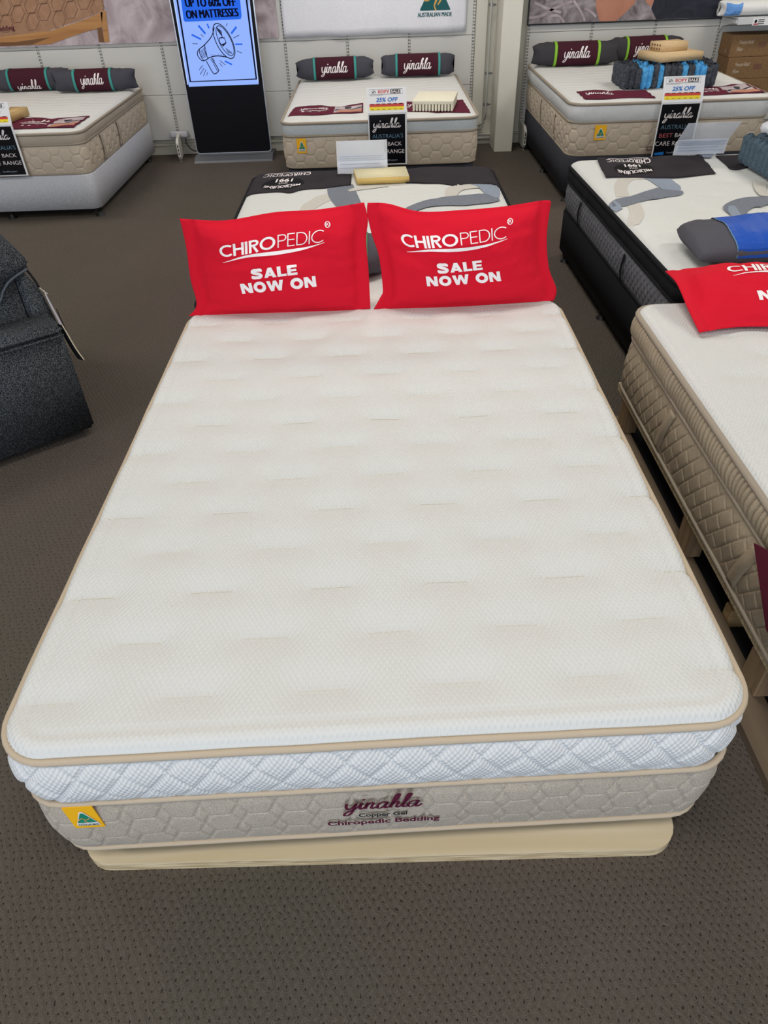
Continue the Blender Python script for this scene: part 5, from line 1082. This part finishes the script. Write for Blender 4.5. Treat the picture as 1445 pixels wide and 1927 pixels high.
V, F = tube_g(RL([(x, -.007, .488-.008*x) for x in np.linspace(0, .94, 12)]), .0045); ob('arm_seam', V, F, mk['chair'], rc)
soft('arm', [(.0, .035), (.95, .035), (.95, .53), (.0, .53)], .78, .95, mk['chair'], .02)
soft('back_shell', [(-.03, .06), (-.03, .45), (-.008, .61), (.03, .70), (.07, .70), (.07, .06)], .19, .77, mk['chair'], .015)
soft('back_cushion', [(.065, .2), (.055, .69), (.20, .74), (.36, .62), (.36, .2)], .20, .76, mk['chair'], .02)
soft('headrest_pillow', [(.004, .725), (.028, .70), (.085, .69), (.13, .655), (.17, .61), (.40, .56), (.46, .70), (.38, .88), (.16, .895), (.06, .83), (.012, .765)], .17, .79, mk['chair'], .012)
V, F = tube_g(RL(crom([(.02, .166, .716), (.066, .166, .700), (.104, .166, .682), (.136, .166, .652), (.160, .166, .620), (.22, .166, .595), (.30, .166, .575)], 5)), .005); ob('headrest_piping', V, F, fabric('grey_tweed_piping', srgb(62, 66, 72), srgb(96, 102, 110), 400), rc)
soft('seat_cushion', [(.30, .18), (.95, .18), (.97, .40), (.9, .46), (.30, .44)], .175, .775, mk['chair'], .04)
for a_, b_ in ((.08, .10), (.85, .10), (.08, .86), (.85, .86)):
    c = RL([(a_, b_, 0)])[0]; V, F = lathe_g([(.02, 0), (.024, .04)], c, 12); ob('foot', V, F, mk['foot_black'], rc)
V, F = tube_g(RL(crom([(.02, .21, .715), (.0, .21, .655), (-.008, .21, .62)], 6)), .005); ob('zip', V, F, mk['cable'], rc)
def card(label, pts, th, mat):
    P = np.array(pts, float); n = np.cross(P[1]-P[0], P[3]-P[0]); n /= np.linalg.norm(n); V = np.concatenate([RL(P), RL(P+n*th)])
    return V, [(0, 1, 2, 3), (7, 6, 5, 4), (0, 4, 5, 1), (1, 5, 6, 2), (2, 6, 7, 3), (3, 7, 4, 0)]
t = thing('swing_tag', 'white swing tag card hanging behind the dark grey recliner', 'tag', tuple(RL([(-.04, .25, .40)])[0]))
V, F = card('', [(-.018, .19, .585), (-.03, .26, .585), (-.055, .26, .42), (-.036, .19, .42)], .002, None); ob('card', V, F, plain('lilac_white_card', srgb(214, 212, 226), .5), t, False)
V, F = card('', [(-.040, .19, .52), (-.041, .192, .52), (-.050, .192, .42), (-.049, .19, .42)], .003, None); ob('card_fold', V, F, mk['black_print'], t, False)
V, F = tube_g(RL(crom([(-.008, .2, .62), (-.02, .2, .60), (-.03, .2, .588)], 5)), .002, 6); ob('cord', V, F, mk['thread'], t)
t = thing('dust_flap', 'cream edged fabric flap sticking out behind the recliner arm', 'fabric flap', tuple(RL([(-.03, .05, .33)])[0]))
g = RL(crom([(-.012, .02, .515), (-.022, .02, .46), (-.034, .02, .40), (-.050, .02, .345)], 6)); g2 = RL(crom([(-.004, .05, .515), (-.012, .05, .46), (-.022, .05, .40), (-.036, .05, .345)], 6))
V = np.concatenate([g, g2]); n = len(g); o = ob('flap', V, [(i, i+1, n+i+1, n+i) for i in range(n-1)], mk['black_band'], t); md = o.modifiers.new('s', 'SOLIDIFY'); md.thickness = .004
V, F = tube_g(g, .0025, 6); ob('flap_edge', V, F, plain('cream_edge', srgb(222, 208, 176), .8), t)
